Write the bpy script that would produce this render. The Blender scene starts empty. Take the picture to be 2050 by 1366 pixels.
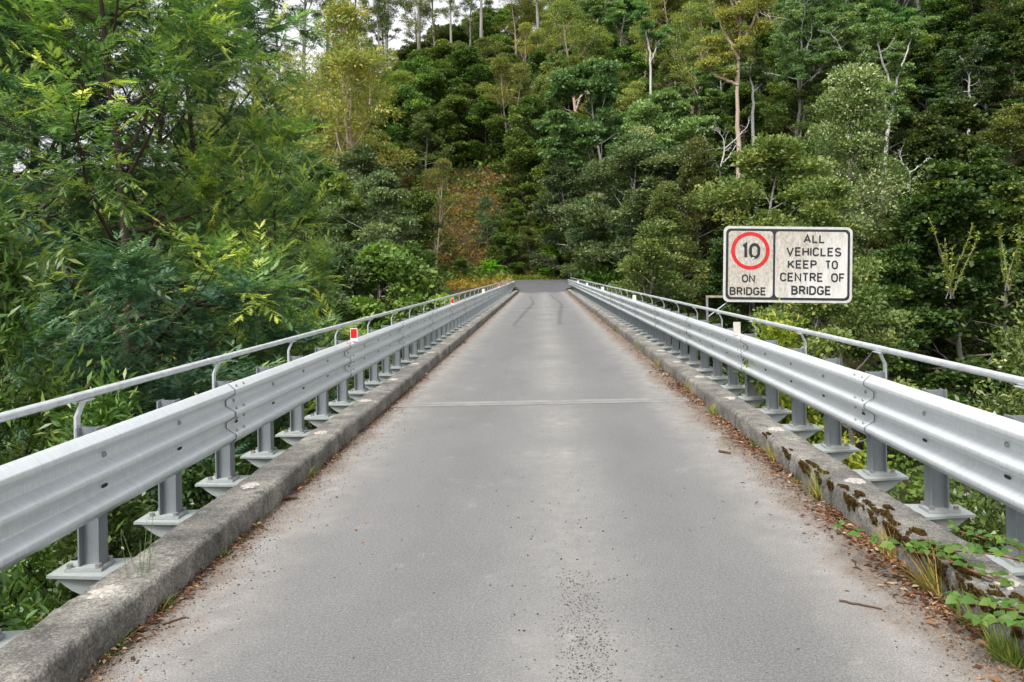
import bpy, math, random
import numpy as np
from mathutils import noise, Vector

R = math.radians
C = bpy.context.scene.collection
SC = bpy.context.scene

# ------------------------------------------------------------------ camera, sky, sun, exposure
F, VX, VY, H_EYE, ROLL = 1600.0, 1086.0, 543.0, 1.62, R(1.1)
cam_d = bpy.data.cameras.new('camera')
cam = bpy.data.objects.new('camera', cam_d); C.objects.link(cam)
cam.location = (0, 0, H_EYE); cam.rotation_euler = (R(90), ROLL, 0)
cam_d.sensor_width = 36; cam_d.lens = 36 * F / 2050
cam_d.shift_x = -(VX - 1025) / 2050; cam_d.shift_y = -(683 - VY) / 2050
cam_d.clip_start = 0.05; cam_d.clip_end = 3000
SC.camera = cam

SUN_EL, SUN_AZ = R(58), R(-150)          # high soft sun, behind and to the left of the camera
world = bpy.data.worlds.new('World'); SC.world = world; world.use_nodes = True
wn = world.node_tree.nodes; wl = world.node_tree.links
bg = wn['Background']
sky = wn.new('ShaderNodeTexSky'); sky.sky_type = 'NISHITA'; sky.sun_disc = False
sky.sun_elevation = SUN_EL; sky.sun_rotation = SUN_AZ; sky.dust_density = 4.0; sky.air_density = 1.0; sky.ozone_density = 1.0
hs = wn.new('ShaderNodeHueSaturation'); hs.inputs['Saturation'].default_value = 0.09   # a closed layer of bright cloud
hs.inputs['Value'].default_value = 1.0
wl.new(sky.outputs[0], hs.inputs['Color']); wl.new(hs.outputs[0], bg.inputs['Color'])
bg.inputs['Strength'].default_value = 0.15
sl = bpy.data.lights.new('sun', 'SUN'); sl.energy = 1.5; sl.angle = R(14); sl.color = (1.0, 0.96, 0.9)
so = bpy.data.objects.new('sun', sl); C.objects.link(so)
sd = Vector((math.sin(SUN_AZ) * math.cos(SUN_EL), math.cos(SUN_AZ) * math.cos(SUN_EL), math.sin(SUN_EL)))
so.rotation_euler = sd.to_track_quat('Z', 'Y').to_euler()
SC.view_settings.view_transform = 'Standard'; SC.view_settings.look = 'None'
SC.view_settings.gamma = 1.0; SC.view_settings.use_curve_mapping = False
SC.view_settings.exposure = 1.08
SC.cycles.max_bounces = 8; SC.cycles.diffuse_bounces = 4; SC.cycles.transmission_bounces = 4
SC.cycles.transparent_max_bounces = 8

# ------------------------------------------------------------------ helpers
def unproj(px, py, Y):
    dx, dy = px - VX, py - VY
    u = dx * math.cos(ROLL) - dy * math.sin(ROLL); v = dx * math.sin(ROLL) + dy * math.cos(ROLL)
    return u * Y / F, H_EYE - v * Y / F
def proj(X, Y, Z):
    u, v = F * X / Y, -F * (Z - H_EYE) / Y
    return VX + u * math.cos(ROLL) + v * math.sin(ROLL), VY - u * math.sin(ROLL) + v * math.cos(ROLL)

def link(o, parent=None):
    C.objects.link(o)
    if parent is not None: o.parent = parent
    return o
def props(o, label=None, cat=None, group=None, kind=None):
    if label: o['label'] = label
    if cat: o['category'] = cat
    if group: o['group'] = group
    if kind: o['kind'] = kind
    return o
def empty(name, loc=(0, 0, 0), rz=0.0, label=None, cat=None, group=None):
    o = bpy.data.objects.new(name, None); o.empty_display_size = 0.2
    link(o); o.location = loc; o.rotation_euler = (0, 0, rz)
    return props(o, label, cat, group)
def np_mesh(name, V, Fa, mat=None, smooth=False, tint=None):
    """V (n,3), Fa (m,k) all faces the same size"""
    V = np.ascontiguousarray(V, dtype=np.float32); Fa = np.ascontiguousarray(Fa, dtype=np.int32)
    me = bpy.data.meshes.new(name)
    m, k = Fa.shape
    me.vertices.add(len(V)); me.vertices.foreach_set('co', V.ravel())
    me.loops.add(m * k); me.loops.foreach_set('vertex_index', Fa.ravel())
    me.polygons.add(m); me.polygons.foreach_set('loop_start', np.arange(0, m * k, k, dtype=np.int32))
    me.polygons.foreach_set('loop_total', np.full(m, k, dtype=np.int32))
    if smooth: me.polygons.foreach_set('use_smooth', np.ones(m, dtype=bool))
    if tint is not None:
        a = me.attributes.new('tint', 'FLOAT', 'POINT'); a.data.foreach_set('value', np.ascontiguousarray(tint, dtype=np.float32))
    me.update(calc_edges=True)
    if mat: me.materials.append(mat)
    return me
def obj(name, me, parent=None, loc=None):
    o = bpy.data.objects.new(name, me); link(o, parent)
    if loc: o.location = loc
    return o
class MB:
    """collects small polygons into one mesh"""
    def __init__(s): s.v = []; s.f = []
    def add(s, vs, fs):
        b = len(s.v); s.v += [tuple(v) for v in vs]; s.f += [tuple(i + b for i in f) for f in fs]; return s
    def box(s, x0, x1, y0, y1, z0, z1):
        return s.add([(x0,y0,z0),(x1,y0,z0),(x1,y1,z0),(x0,y1,z0),(x0,y0,z1),(x1,y0,z1),(x1,y1,z1),(x0,y1,z1)],
              [(3,2,1,0),(4,5,6,7),(0,1,5,4),(1,2,6,5),(2,3,7,6),(3,0,4,7)])
    def prism(s, poly, a0, a1, axis):
        """extrude a 2D outline along axis; outline gives the other two coordinates in order"""
        n = len(poly)
        def P(p, a):
            return {'x': (a, p[0], p[1]), 'y': (p[0], a, p[1]), 'z': (p[0], p[1], a)}[axis]
        vs = [P(p, a0) for p in poly] + [P(p, a1) for p in poly]
        fs = [tuple(range(n))[::-1], tuple(range(n, 2 * n))] + [(i, (i + 1) % n, n + (i + 1) % n, n + i) for i in range(n)]
        return s.add(vs, fs)
    def tube(s, pts, rad, sides=8, cap=True):
        V, Fa = tube_np(np.array(pts, float), np.full(len(pts), rad) if np.isscalar(rad) else np.array(rad, float), sides)
        b = len(s.v); s.add(V, [tuple(f) for f in Fa])
        if cap:
            n = len(pts); s.f.append(tuple(b + i for i in range(sides))[::-1]); s.f.append(tuple(b + (n - 1) * sides + i for i in range(sides)))
        return s
    def mesh(s, name, mat, smooth=False):
        me = bpy.data.meshes.new(name); me.from_pydata(s.v, [], s.f)
        import bmesh
        bm = bmesh.new(); bm.from_mesh(me); bmesh.ops.recalc_face_normals(bm, faces=bm.faces); bm.to_mesh(me); bm.free()
        if smooth:
            me.polygons.foreach_set('use_smooth', np.ones(len(me.polygons), dtype=bool))
            me.set_sharp_from_angle(angle=R(40))
        me.materials.append(mat); me.update()
        return me
def tube_np(P, rad, sides):
    n = len(P)
    T = np.gradient(P, axis=0); T /= np.linalg.norm(T, axis=1)[:, None] + 1e-9
    ref = np.array([0.3, 0.9, 0.1]) if abs(T[0, 2]) > 0.7 else np.array([0, 0, 1.0])
    A = np.cross(T, ref); A /= np.linalg.norm(A, axis=1)[:, None] + 1e-9
    B = np.cross(T, A)
    th = np.arange(sides) * 2 * math.pi / sides
    V = P[:, None, :] + rad[:, None, None] * (np.cos(th)[None, :, None] * A[:, None, :] + np.sin(th)[None, :, None] * B[:, None, :])
    i = np.arange(n - 1)[:, None] * sides; j = np.arange(sides)[None, :]; j2 = (j + 1) % sides
    Fa = np.stack([i + j, i + j2, i + sides + j2, i + sides + j], axis=-1).reshape(-1, 4)
    return V.reshape(-1, 3), Fa
def norm(a): return a / (np.linalg.norm(a, axis=-1, keepdims=True) + 1e-9)
def sstep(a, b, x): t = np.clip((x - a) / (b - a), 0, 1); return t * t * (3 - 2 * t)

# ------------------------------------------------------------------ materials
def mat(name, base=(0.5, 0.5, 0.5), rough=0.6, metal=0.0, spec=0.5):
    m = bpy.data.materials.new(name); m.use_nodes = True
    b = m.node_tree.nodes['Principled BSDF']
    b.inputs['Base Color'].default_value = (*base, 1); b.inputs['Roughness'].default_value = rough
    b.inputs['Metallic'].default_value = metal; b.inputs['Specular IOR Level'].default_value = spec
    return m, m.node_tree.nodes, m.node_tree.links, b
def N(nodes, t, **kw):
    n = nodes.new(t)
    for k, v in kw.items():
        if k in n.inputs: n.inputs[k].default_value = v
        else: setattr(n, k, v)
    return n
def ramp(nodes, stops, interp='LINEAR'):
    r = nodes.new('ShaderNodeValToRGB'); e = r.color_ramp.elements; r.color_ramp.interpolation = interp
    while len(e) < len(stops): e.new(0.5)
    for i, (p, c) in enumerate(stops):
        e[i].position = p; e[i].color = (*c, 1) if len(c) == 3 else c
    return r
def G(v): return (v, v, v)
def mix(nodes, links, fac, a, b, mode='MIX'):
    m = nodes.new('ShaderNodeMix'); m.data_type = 'RGBA'; m.blend_type = mode
    for sock, val in ((m.inputs[0], fac), (m.inputs[6], a), (m.inputs[7], b)):
        if hasattr(val, 'is_output'): links.new(val, sock)
        elif sock == m.inputs[0]: sock.default_value = val
        else: sock.default_value = (*val, 1)
    return m.outputs[2]
def math_n(nodes, links, op, a, b=None, clamp=False):
    m = nodes.new('ShaderNodeMath'); m.operation = op; m.use_clamp = clamp
    for i, v in enumerate((a, b)):
        if v is None: continue
        if hasattr(v, 'is_output'): links.new(v, m.inputs[i])
        else: m.inputs[i].default_value = v
    return m.outputs[0]
def noise_n(nodes, links, vec, scale, detail=4, rough=0.6, sc=None):
    if sc is not None:
        mp = nodes.new('ShaderNodeMapping'); mp.inputs['Scale'].default_value = sc; links.new(vec, mp.inputs['Vector']); vec = mp.outputs[0]
    n = N(nodes, 'ShaderNodeTexNoise', Scale=scale, Detail=detail, Roughness=rough); links.new(vec, n.inputs['Vector'])
    return n.outputs['Fac']
def bump(nodes, links, b, h, strength, dist):
    bp = N(nodes, 'ShaderNodeBump', Strength=strength, Distance=dist); links.new(h, bp.inputs['Height']); links.new(bp.outputs[0], b.inputs['Normal'])

def leaf_mat(name, c0, c1, c2, trans=0.36, rough=0.5, spec=0.35, vary=0.28):
    """foliage: every leaf has its own tint between an old and a young leaf colour; every plant its own shade"""
    m, n, l, b = mat(name, c1, rough, 0, spec)
    at = n.new('ShaderNodeAttribute'); at.attribute_name = 'tint'
    rp = ramp(n, [(0.0, c0), (0.55, c1), (1.0, c2)]); l.new(at.outputs['Fac'], rp.inputs[0])
    oi = n.new('ShaderNodeObjectInfo')
    h = n.new('ShaderNodeHueSaturation'); l.new(rp.outputs[0], h.inputs['Color'])
    mr = N(n, 'ShaderNodeMapRange'); mr.inputs['To Min'].default_value = 1 - vary; mr.inputs['To Max'].default_value = 1 + vary
    l.new(oi.outputs['Random'], mr.inputs['Value']); l.new(mr.outputs[0], h.inputs['Value'])
    w = n.new('ShaderNodeTexWhiteNoise'); w.noise_dimensions = '1D'; l.new(oi.outputs['Random'], w.inputs['W'])
    mr2 = N(n, 'ShaderNodeMapRange'); mr2.inputs['To Min'].default_value = 0.470; mr2.inputs['To Max'].default_value = 0.516
    l.new(w.outputs['Value'], mr2.inputs['Value']); l.new(mr2.outputs[0], h.inputs['Hue'])
    l.new(h.outputs[0], b.inputs['Base Color'])
    tr = n.new('ShaderNodeBsdfTranslucent')
    tc = mix(n, l, 1.0, h.outputs[0], (1.0, 1.15, 0.55), 'MULTIPLY'); l.new(tc, tr.inputs['Color'])
    mx = N(n, 'ShaderNodeMixShader'); mx.inputs[0].default_value = trans
    l.new(b.outputs[0], mx.inputs[1]); l.new(tr.outputs[0], mx.inputs[2])
    l.new(mx.outputs[0], n['Material Output'].inputs['Surface'])
    return m
def bark_mat(name, c0, c1, scale=6, stretch=(1, 1, 0.15)):
    m, n, l, b = mat(name, c0, 0.85, 0, 0.2)
    tc = n.new('ShaderNodeTexCoord')
    f = noise_n(n, l, tc.outputs['Object'], scale, 5, 0.65, stretch)
    rp = ramp(n, [(0.3, c0), (0.7, c1)]); l.new(f, rp.inputs[0]); l.new(rp.outputs[0], b.inputs['Base Color'])
    bump(n, l, b, f, 0.6, 0.03)
    return m

# ---- road
def asphalt_mat():
    m, n, l, b = mat('weathered_asphalt', (0.25,) * 3, 0.85, 0, 0.25)
    tc = n.new('ShaderNodeTexCoord'); P = tc.outputs['Object']
    sx = n.new('ShaderNodeSeparateXYZ'); l.new(P, sx.inputs[0])
    ax = math_n(n, l, 'ABSOLUTE', sx.outputs['X'])
    big = noise_n(n, l, P, 1.1, 6, 0.7, (1, 0.45, 1)); med = noise_n(n, l, P, 5, 5, 0.65)
    fine = noise_n(n, l, P, 110, 4, 0.8); grit = noise_n(n, l, P, 55, 3, 0.6)
    col = ramp(n, [(0.25, (0.132, 0.132, 0.132)), (0.75, (0.166, 0.165, 0.163))]); l.new(big, col.inputs[0])
    c = col.outputs[0]
    g = ramp(n, [(0.3, G(0.42)), (0.52, G(1.0)), (0.72, G(1.75))]); l.new(fine, g.inputs[0]); c = mix(n, l, 0.75, c, g.outputs[0], 'MULTIPLY')
    g2 = ramp(n, [(0.3, G(0.78)), (0.7, G(1.2))]); l.new(grit, g2.inputs[0]); c = mix(n, l, 0.7, c, g2.outputs[0], 'MULTIPLY')
    # darker polished wheel paths
    wp = math_n(n, l, 'ABSOLUTE', math_n(n, l, 'SUBTRACT', math_n(n, l, 'ABSOLUTE', math_n(n, l, 'SUBTRACT', sx.outputs['X'], 0.05)), 0.78))
    wr = ramp(n, [(0.0, G(0.95)), (0.5, G(1.05))]); l.new(math_n(n, l, 'ADD', wp, math_n(n, l, 'MULTIPLY', math_n(n, l, 'SUBTRACT', big, 0.5), 0.5)), wr.inputs[0])
    c = mix(n, l, 1.0, c, wr.outputs[0], 'MULTIPLY')
    # newer dark seal runs out onto the last metres of the deck
    er = N(n, 'ShaderNodeMapRange'); er.inputs['From Min'].default_value = 57; er.inputs['From Max'].default_value = 63
    l.new(math_n(n, l, 'ADD', sx.outputs['Y'], math_n(n, l, 'MULTIPLY', math_n(n, l, 'SUBTRACT', big, 0.5), 5.0)), er.inputs['Value'])
    c = mix(n, l, er.outputs[0], c, (0.083, 0.085, 0.089))
    # pale dust between the wheel paths
    dx = math_n(n, l, 'SUBTRACT', sx.outputs['X'], 0.12); d2 = math_n(n, l, 'ABSOLUTE', dx)
    dj = math_n(n, l, 'ADD', d2, math_n(n, l, 'MULTIPLY', math_n(n, l, 'SUBTRACT', med, 0.5), 0.5))
    cr = ramp(n, [(0.02, G(1)), (0.42, G(0))]); l.new(dj, cr.inputs[0])
    gr_ = ramp(n, [(0.38, G(0.25)), (0.66, G(1.0))]); l.new(noise_n(n, l, P, 9, 6, 0.8), gr_.inputs[0])
    yfall = noise_n(n, l, P, 0.55, 2, 0.5, (0.3, 1, 1)); yr = ramp(n, [(0.35, G(0.15)), (0.65, G(0.8))]); l.new(yfall, yr.inputs[0])
    c = mix(n, l, math_n(n, l, 'MULTIPLY', math_n(n, l, 'MULTIPLY', cr.outputs[0], math_n(n, l, 'MULTIPLY', yr.outputs[0], gr_.outputs[0])), 1.0), c, (0.29, 0.278, 0.258))
    # sand and grit blown against the kerbs
    ax = math_n(n, l, 'ADD', ax, math_n(n, l, 'MULTIPLY', math_n(n, l, 'GREATER_THAN', sx.outputs['X'], 0.0), 0.13))   # more dirt lies on the right
    ej = math_n(n, l, 'ADD', ax, math_n(n, l, 'MULTIPLY', math_n(n, l, 'SUBTRACT', noise_n(n, l, P, 1.7, 5, 0.7), 0.5), 0.75))
    e1 = ramp(n, [(0.58, G(0)), (0.78, G(1))]); l.new(math_n(n, l, 'MULTIPLY', ej, 0.45), e1.inputs[0])
    sandc = ramp(n, [(0.3, (0.185, 0.171, 0.155)), (0.7, (0.295, 0.281, 0.263))]); l.new(med, sandc.inputs[0])
    sg = mix(n, l, 0.8, sandc.outputs[0], g.outputs[0], 'MULTIPLY')
    c = mix(n, l, math_n(n, l, 'MULTIPLY', e1.outputs[0], 0.85), c, sg)
    e2 = ramp(n, [(0.75, G(0)), (0.83, G(1))]); l.new(math_n(n, l, 'MULTIPLY', ej, 0.45), e2.inputs[0])
    mud = ramp(n, [(0.35, (0.085, 0.062, 0.045)), (0.65, (0.20, 0.155, 0.12))]); l.new(grit, mud.inputs[0])
    c = mix(n, l, math_n(n, l, 'MULTIPLY', e2.outputs[0], 0.8), c, mud.outputs[0])
    # pale and dark chips in the surface
    vo = N(n, 'ShaderNodeTexVoronoi', Scale=70); l.new(P, vo.inputs['Vector'])
    vr = ramp(n, [(0.0, G(1)), (0.17, G(0))]); l.new(vo.outputs['Distance'], vr.inputs[0])
    vs = n.new('ShaderNodeSeparateColor'); l.new(vo.outputs['Color'], vs.inputs[0])
    pick = math_n(n, l, 'GREATER_THAN', vs.outputs[0], 0.86)
    c = mix(n, l, math_n(n, l, 'MULTIPLY', vr.outputs[0], pick), c, (0.55, 0.54, 0.52))
    pick2 = math_n(n, l, 'LESS_THAN', vs.outputs[0], 0.09)
    c = mix(n, l, math_n(n, l, 'MULTIPLY', vr.outputs[0], pick2), c, (0.05, 0.05, 0.055))
    # old scuffs
    sc = noise_n(n, l, P, 2.2, 6, 0.75); sr = ramp(n, [(0.60, G(0)), (0.72, G(1))]); l.new(sc, sr.inputs[0])
    c = mix(n, l, math_n(n, l, 'MULTIPLY', sr.outputs[0], 0.3), c, (0.36, 0.36, 0.36))
    l.new(c, b.inputs['Base Color'])
    hh = math_n(n, l, 'ADD', fine, math_n(n, l, 'MULTIPLY', grit, 0.8))
    bump(n, l, b, hh, 0.55, 0.006)
    return m
def far_asphalt_mat():
    m, n, l, b = mat('dark_asphalt', (0.1,) * 3, 0.85, 0, 0.3)
    tc = n.new('ShaderNodeTexCoord'); P = tc.outputs['Object']
    f = noise_n(n, l, P, 0.8, 5, 0.6); rp = ramp(n, [(0.3, (0.066, 0.068, 0.073)), (0.7, (0.103, 0.104, 0.108))]); l.new(f, rp.inputs[0])
    l.new(rp.outputs[0], b.inputs['Base Color']); return m
def concrete_mat():
    m, n, l, b = mat('aged_concrete', (0.3,) * 3, 0.9, 0, 0.2)
    tc = n.new('ShaderNodeTexCoord'); P = tc.outputs['Object']
    big = noise_n(n, l, P, 2.2, 6, 0.7); med = noise_n(n, l, P, 14, 5, 0.75); fine = noise_n(n, l, P, 75, 4, 0.75)
    rp = ramp(n, [(0.28, (0.080, 0.078, 0.073)), (0.5, (0.172, 0.164, 0.149)), (0.72, (0.32, 0.299, 0.262))]); l.new(big, rp.inputs[0]); c = rp.outputs[0]
    r2 = ramp(n, [(0.3, G(0.55)), (0.7, G(1.3))]); l.new(med, r2.inputs[0]); c = mix(n, l, 0.8, c, r2.outputs[0], 'MULTIPLY')
    r3 = ramp(n, [(0.33, G(0.30)), (0.5, G(1.0)), (0.68, G(1.9))]); l.new(fine, r3.inputs[0]); c = mix(n, l, 0.8, c, r3.outputs[0], 'MULTIPLY')
    # lichen spots and black algae
    al = noise_n(n, l, P, 6, 6, 0.8, (1, 1, 0.5)); ar = ramp(n, [(0.53, G(0)), (0.64, G(1))]); l.new(al, ar.inputs[0])
    c = mix(n, l, math_n(n, l, 'MULTIPLY', ar.outputs[0], 0.75), c, (0.045, 0.042, 0.036))
    vo = N(n, 'ShaderNodeTexVoronoi', Scale=55); l.new(P, vo.inputs['Vector'])
    vr = ramp(n, [(0.0, G(1)), (0.2, G(0))]); l.new(vo.outputs['Distance'], vr.inputs[0])
    vs = n.new('ShaderNodeSeparateColor'); l.new(vo.outputs['Color'], vs.inputs[0])
    c = mix(n, l, math_n(n, l, 'MULTIPLY', vr.outputs[0], math_n(n, l, 'GREATER_THAN', vs.outputs[0], 0.72)), c, (0.55, 0.53, 0.48))
    l.new(c, b.inputs['Base Color'])
    hh = math_n(n, l, 'ADD', math_n(n, l, 'MULTIPLY', med, 1.5), fine); bump(n, l, b, hh, 0.8, 0.012)
    return m
def galv_mat(name, base, streak_axis=(1, 14, 1), rough=0.4, metal=0.55, dirt=0.25):
    m, n, l, b = mat(name, base, rough, metal, 0.5)
    tc = n.new('ShaderNodeTexCoord'); P = tc.outputs['Object']
    st = noise_n(n, l, P, 3.0, 5, 0.65, streak_axis); sp = N(n, 'ShaderNodeTexVoronoi', Scale=45); l.new(P, sp.inputs['Vector'])
    big = noise_n(n, l, P, 1.3, 4, 0.6)
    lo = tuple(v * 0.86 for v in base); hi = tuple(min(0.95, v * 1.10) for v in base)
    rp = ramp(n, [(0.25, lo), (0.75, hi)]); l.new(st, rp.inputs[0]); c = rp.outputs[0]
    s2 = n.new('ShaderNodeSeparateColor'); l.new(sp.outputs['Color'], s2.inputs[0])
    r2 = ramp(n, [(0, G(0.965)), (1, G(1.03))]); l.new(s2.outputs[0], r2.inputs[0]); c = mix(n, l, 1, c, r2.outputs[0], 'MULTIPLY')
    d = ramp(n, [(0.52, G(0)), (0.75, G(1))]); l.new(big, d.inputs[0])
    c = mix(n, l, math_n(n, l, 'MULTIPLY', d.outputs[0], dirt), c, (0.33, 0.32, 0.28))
    l.new(c, b.inputs['Base Color'])
    rr = ramp(n, [(0.2, G(rough - 0.08)), (0.8, G(rough + 0.15))]); l.new(st, rr.inputs[0]); l.new(rr.outputs[0], b.inputs['Roughness'])
    bump(n, l, b, st, 0.05, 0.002)
    return m
def sign_white_mat():
    m, n, l, b = mat('stained_white_sheeting', (0.75,) * 3, 0.45, 0, 0.4)
    tc = n.new('ShaderNodeTexCoord'); P = tc.outputs['Object']
    sx = n.new('ShaderNodeSeparateXYZ'); l.new(P, sx.inputs[0])
    big = noise_n(n, l, P, 2.6, 6, 0.7, (2.6, 1, 0.6)); spk = noise_n(n, l, P, 26, 5, 0.8, (1.2, 1, 0.6))
    # algae thins out towards the lower right corner, where rain washes the sheet
    wash = math_n(n, l, 'SUBTRACT', math_n(n, l, 'MULTIPLY', sx.outputs['X'], 0.20), math_n(n, l, 'MULTIPLY', sx.outputs['Z'], 0.22))
    bw = math_n(n, l, 'SUBTRACT', big, wash)
    r1 = ramp(n, [(0.26, G(0)), (0.58, G(1))]); l.new(bw, r1.inputs[0])
    r2 = ramp(n, [(0.36, G(0.25)), (0.62, G(1))]); l.new(spk, r2.inputs[0])
    f = math_n(n, l, 'MULTIPLY', r1.outputs[0], r2.outputs[0])
    c = mix(n, l, math_n(n, l, 'MULTIPLY', f, 0.72), (0.60, 0.59, 0.565), (0.20, 0.138, 0.05))
    r3 = ramp(n, [(0.66, G(0)), (0.72, G(1))]); l.new(spk, r3.inputs[0])
    c = mix(n, l, math_n(n, l, 'MULTIPLY', math_n(n, l, 'MULTIPLY', r3.outputs[0], r1.outputs[0]), 0.55), c, (0.10, 0.085, 0.04))
    l.new(c, b.inputs['Base Color']); return m
def soil_mat():
    m, n, l, b = mat('forest_soil', (0.05,) * 3, 0.95, 0, 0.1)
    tc = n.new('ShaderNodeTexCoord'); P = tc.outputs['Object']
    f = noise_n(n, l, P, 0.35, 7, 0.7); rp = ramp(n, [(0.3, (0.020, 0.022, 0.011)), (0.55, (0.045, 0.040, 0.020)), (0.75, (0.085, 0.055, 0.028))]); l.new(f, rp.inputs[0])
    l.new(rp.outputs[0], b.inputs['Base Color']); bump(n, l, b, noise_n(n, l, P, 3, 5, 0.7), 1.0, 0.2); return m
def simple(name, c, rough=0.6, metal=0.0, var=0.25, scale=30, spec=0.4):
    m, n, l, b = mat(name, c, rough, metal, spec)
    tc = n.new('ShaderNodeTexCoord'); f = noise_n(n, l, tc.outputs['Object'], scale, 4, 0.65)
    rp = ramp(n, [(0.3, tuple(v * (1 - var) for v in c)), (0.7, tuple(min(1, v * (1 + var)) for v in c))]); l.new(f, rp.inputs[0])
    l.new(rp.outputs[0], b.inputs['Base Color']); return m
def tint_mat(name, stops, rough=0.85):
    m, n, l, b = mat(name, (0.2,) * 3, rough, 0, 0.2)
    at = n.new('ShaderNodeAttribute'); at.attribute_name = 'tint'
    rp = ramp(n, stops); l.new(at.outputs['Fac'], rp.inputs[0]); l.new(rp.outputs[0], b.inputs['Base Color']); return m
def skid_mat():
    m, n, l, b = mat('tyre_rubber_streak', (0.055, 0.055, 0.062), 0.7, 0, 0.3)
    tc = n.new('ShaderNodeTexCoord'); f = noise_n(n, l, tc.outputs['Object'], 6, 6, 0.75, (5, 0.35, 1))
    at = n.new('ShaderNodeAttribute'); at.attribute_name = 'tint'
    r = ramp(n, [(0.40, G(0.0)), (0.64, G(0.40))]); l.new(f, r.inputs[0])
    l.new(math_n(n, l, 'MULTIPLY', r.outputs[0], at.outputs['Fac']), b.inputs['Alpha']); return m

M = dict(
    road=asphalt_mat(), far_road=far_asphalt_mat(), concrete=concrete_mat(), soil=soil_mat(), skid=skid_mat(),
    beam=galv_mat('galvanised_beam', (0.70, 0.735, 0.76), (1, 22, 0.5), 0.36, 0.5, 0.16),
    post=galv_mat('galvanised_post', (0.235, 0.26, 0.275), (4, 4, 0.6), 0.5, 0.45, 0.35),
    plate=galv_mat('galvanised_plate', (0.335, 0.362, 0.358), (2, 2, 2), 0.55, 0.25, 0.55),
    pipe=galv_mat('galvanised_pipe', (0.70, 0.73, 0.76), (2, 3, 2), 0.38, 0.6, 0.2),
    bolt=simple('bolt_steel', (0.30, 0.28, 0.27), 0.5, 0.6), seam=simple('seam_shadow_steel', (0.19, 0.185, 0.18), 0.7, 0.3), slot=simple('slot_shadow_steel', (0.03, 0.03, 0.03), 0.9),
    mortar=simple('pale_mortar', (0.32, 0.30, 0.27), 0.9, 0, 0.45, 45), joint=simple('joint_sealant', (0.20, 0.196, 0.19), 0.85, 0, 0.18, 5),
    signw=sign_white_mat(), signk=simple('sign_black', (0.022, 0.023, 0.026), 0.5, 0, 0.4, 18), signr=simple('sign_red', (0.52, 0.018, 0.022), 0.45, 0, 0.2, 12),
    signedge=simple('sign_edge_white', (0.49, 0.485, 0.455), 0.5, 0, 0.15, 10), rust=simple('rusty_galvanised_arm', (0.36, 0.29, 0.23), 0.7, 0.3, 0.45, 9),
    red=simple('red_reflector', (0.50, 0.010, 0.010), 0.35, 0, 0.1), white=simple('white_plastic', (0.74, 0.74, 0.72), 0.5, 0, 0.08), dirty_white=simple('dirty_white_plastic', (0.46, 0.44, 0.39), 0.6, 0, 0.15),
    moss=simple('brown_moss', (0.068, 0.042, 0.012), 0.95, 0, 0.6, 60, 0.1),
    stone=tint_mat('loose_gravel', [(0, (0.036, 0.038, 0.041)), (0.45, (0.10, 0.097, 0.093)), (1, (0.34, 0.32, 0.29))]),
    litter=tint_mat('dry_leaves', [(0, (0.040, 0.022, 0.014)), (0.35, (0.095, 0.043, 0.022)), (0.65, (0.18, 0.080, 0.038)), (0.88, (0.29, 0.16, 0.075)), (1, (0.36, 0.28, 0.18))]),
    twig=bark_mat('twig_bark', (0.05, 0.032, 0.022), (0.11, 0.07, 0.05), 20),
    grass=tint_mat('grass_blades', [(0, (0.06, 0.13, 0.02)), (0.5, (0.17, 0.22, 0.035)), (1, (0.42, 0.28, 0.09))], 0.7),
    stem=bark_mat('reddish_stem', (0.16, 0.055, 0.035), (0.22, 0.10, 0.05), 20),
)
# bark
M['bk_gum'] = bark_mat('gum_bark', (0.30, 0.20, 0.15), (0.48, 0.40, 0.33), 1.5)
M['bk_grey'] = bark_mat('grey_bark', (0.16, 0.145, 0.13), (0.34, 0.32, 0.29), 2)
M['bk_pale'] = bark_mat('pale_bark', (0.30, 0.29, 0.27), (0.55, 0.54, 0.51), 2)
M['bk_dark'] = bark_mat('dark_bark', (0.030, 0.021, 0.016), (0.085, 0.06, 0.045), 6)
# leaves: old / typical / young
M['lf_gum'] = leaf_mat('gum_leaves', (0.115, 0.17, 0.048), (0.235, 0.28, 0.08), (0.44, 0.42, 0.07))
M['lf_ridge'] = leaf_mat('ridge_gum_leaves', (0.1, 0.135, 0.055), (0.165, 0.195, 0.08), (0.26, 0.26, 0.085))
M['lf_myrtle'] = leaf_mat('dark_myrtle_leaves', (0.044, 0.094, 0.017), (0.112, 0.185, 0.036), (0.22, 0.3, 0.055), 0.34)
M['lf_dark'] = leaf_mat('shaded_gully_leaves', (.020, .050, .012), (.050, .095, .018), (.12, .17, .03), 0.28)  # dark species, with the right slope's shade also put into the leaf colour
M['lf_olive'] = leaf_mat('olive_tree_leaves', (0.062, 0.102, 0.026), (0.128, 0.178, 0.048), (0.25, 0.27, 0.075), 0.34)
M['lf_wattle'] = leaf_mat('mid_wattle_leaves', (0.07, 0.145, 0.046), (0.145, 0.245, 0.085), (0.26, 0.36, 0.12))
M['lf_blue'] = leaf_mat('blue_green_leaves', (0.055, 0.095, 0.038), (0.11, 0.16, 0.066), (0.19, 0.23, 0.1))
M['lf_black'] = leaf_mat('blackwood_leaves', (0.062, 0.098, 0.026), (0.15, 0.19, 0.062), (0.4, 0.42, 0.22), 0.34)
M['lf_brown'] = leaf_mat('brown_teatree_leaves', (0.055, 0.078, 0.02), (0.108, 0.13, 0.034), (0.2, 0.185, 0.05), 0.34)
M['lf_near'] = leaf_mat('feathery_wattle_leaves', (0.048, 0.135, 0.055), (0.175, 0.335, 0.105), (0.52, 0.66, 0.13), 0.38, 0.5, 0.3, 0.08)
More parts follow.
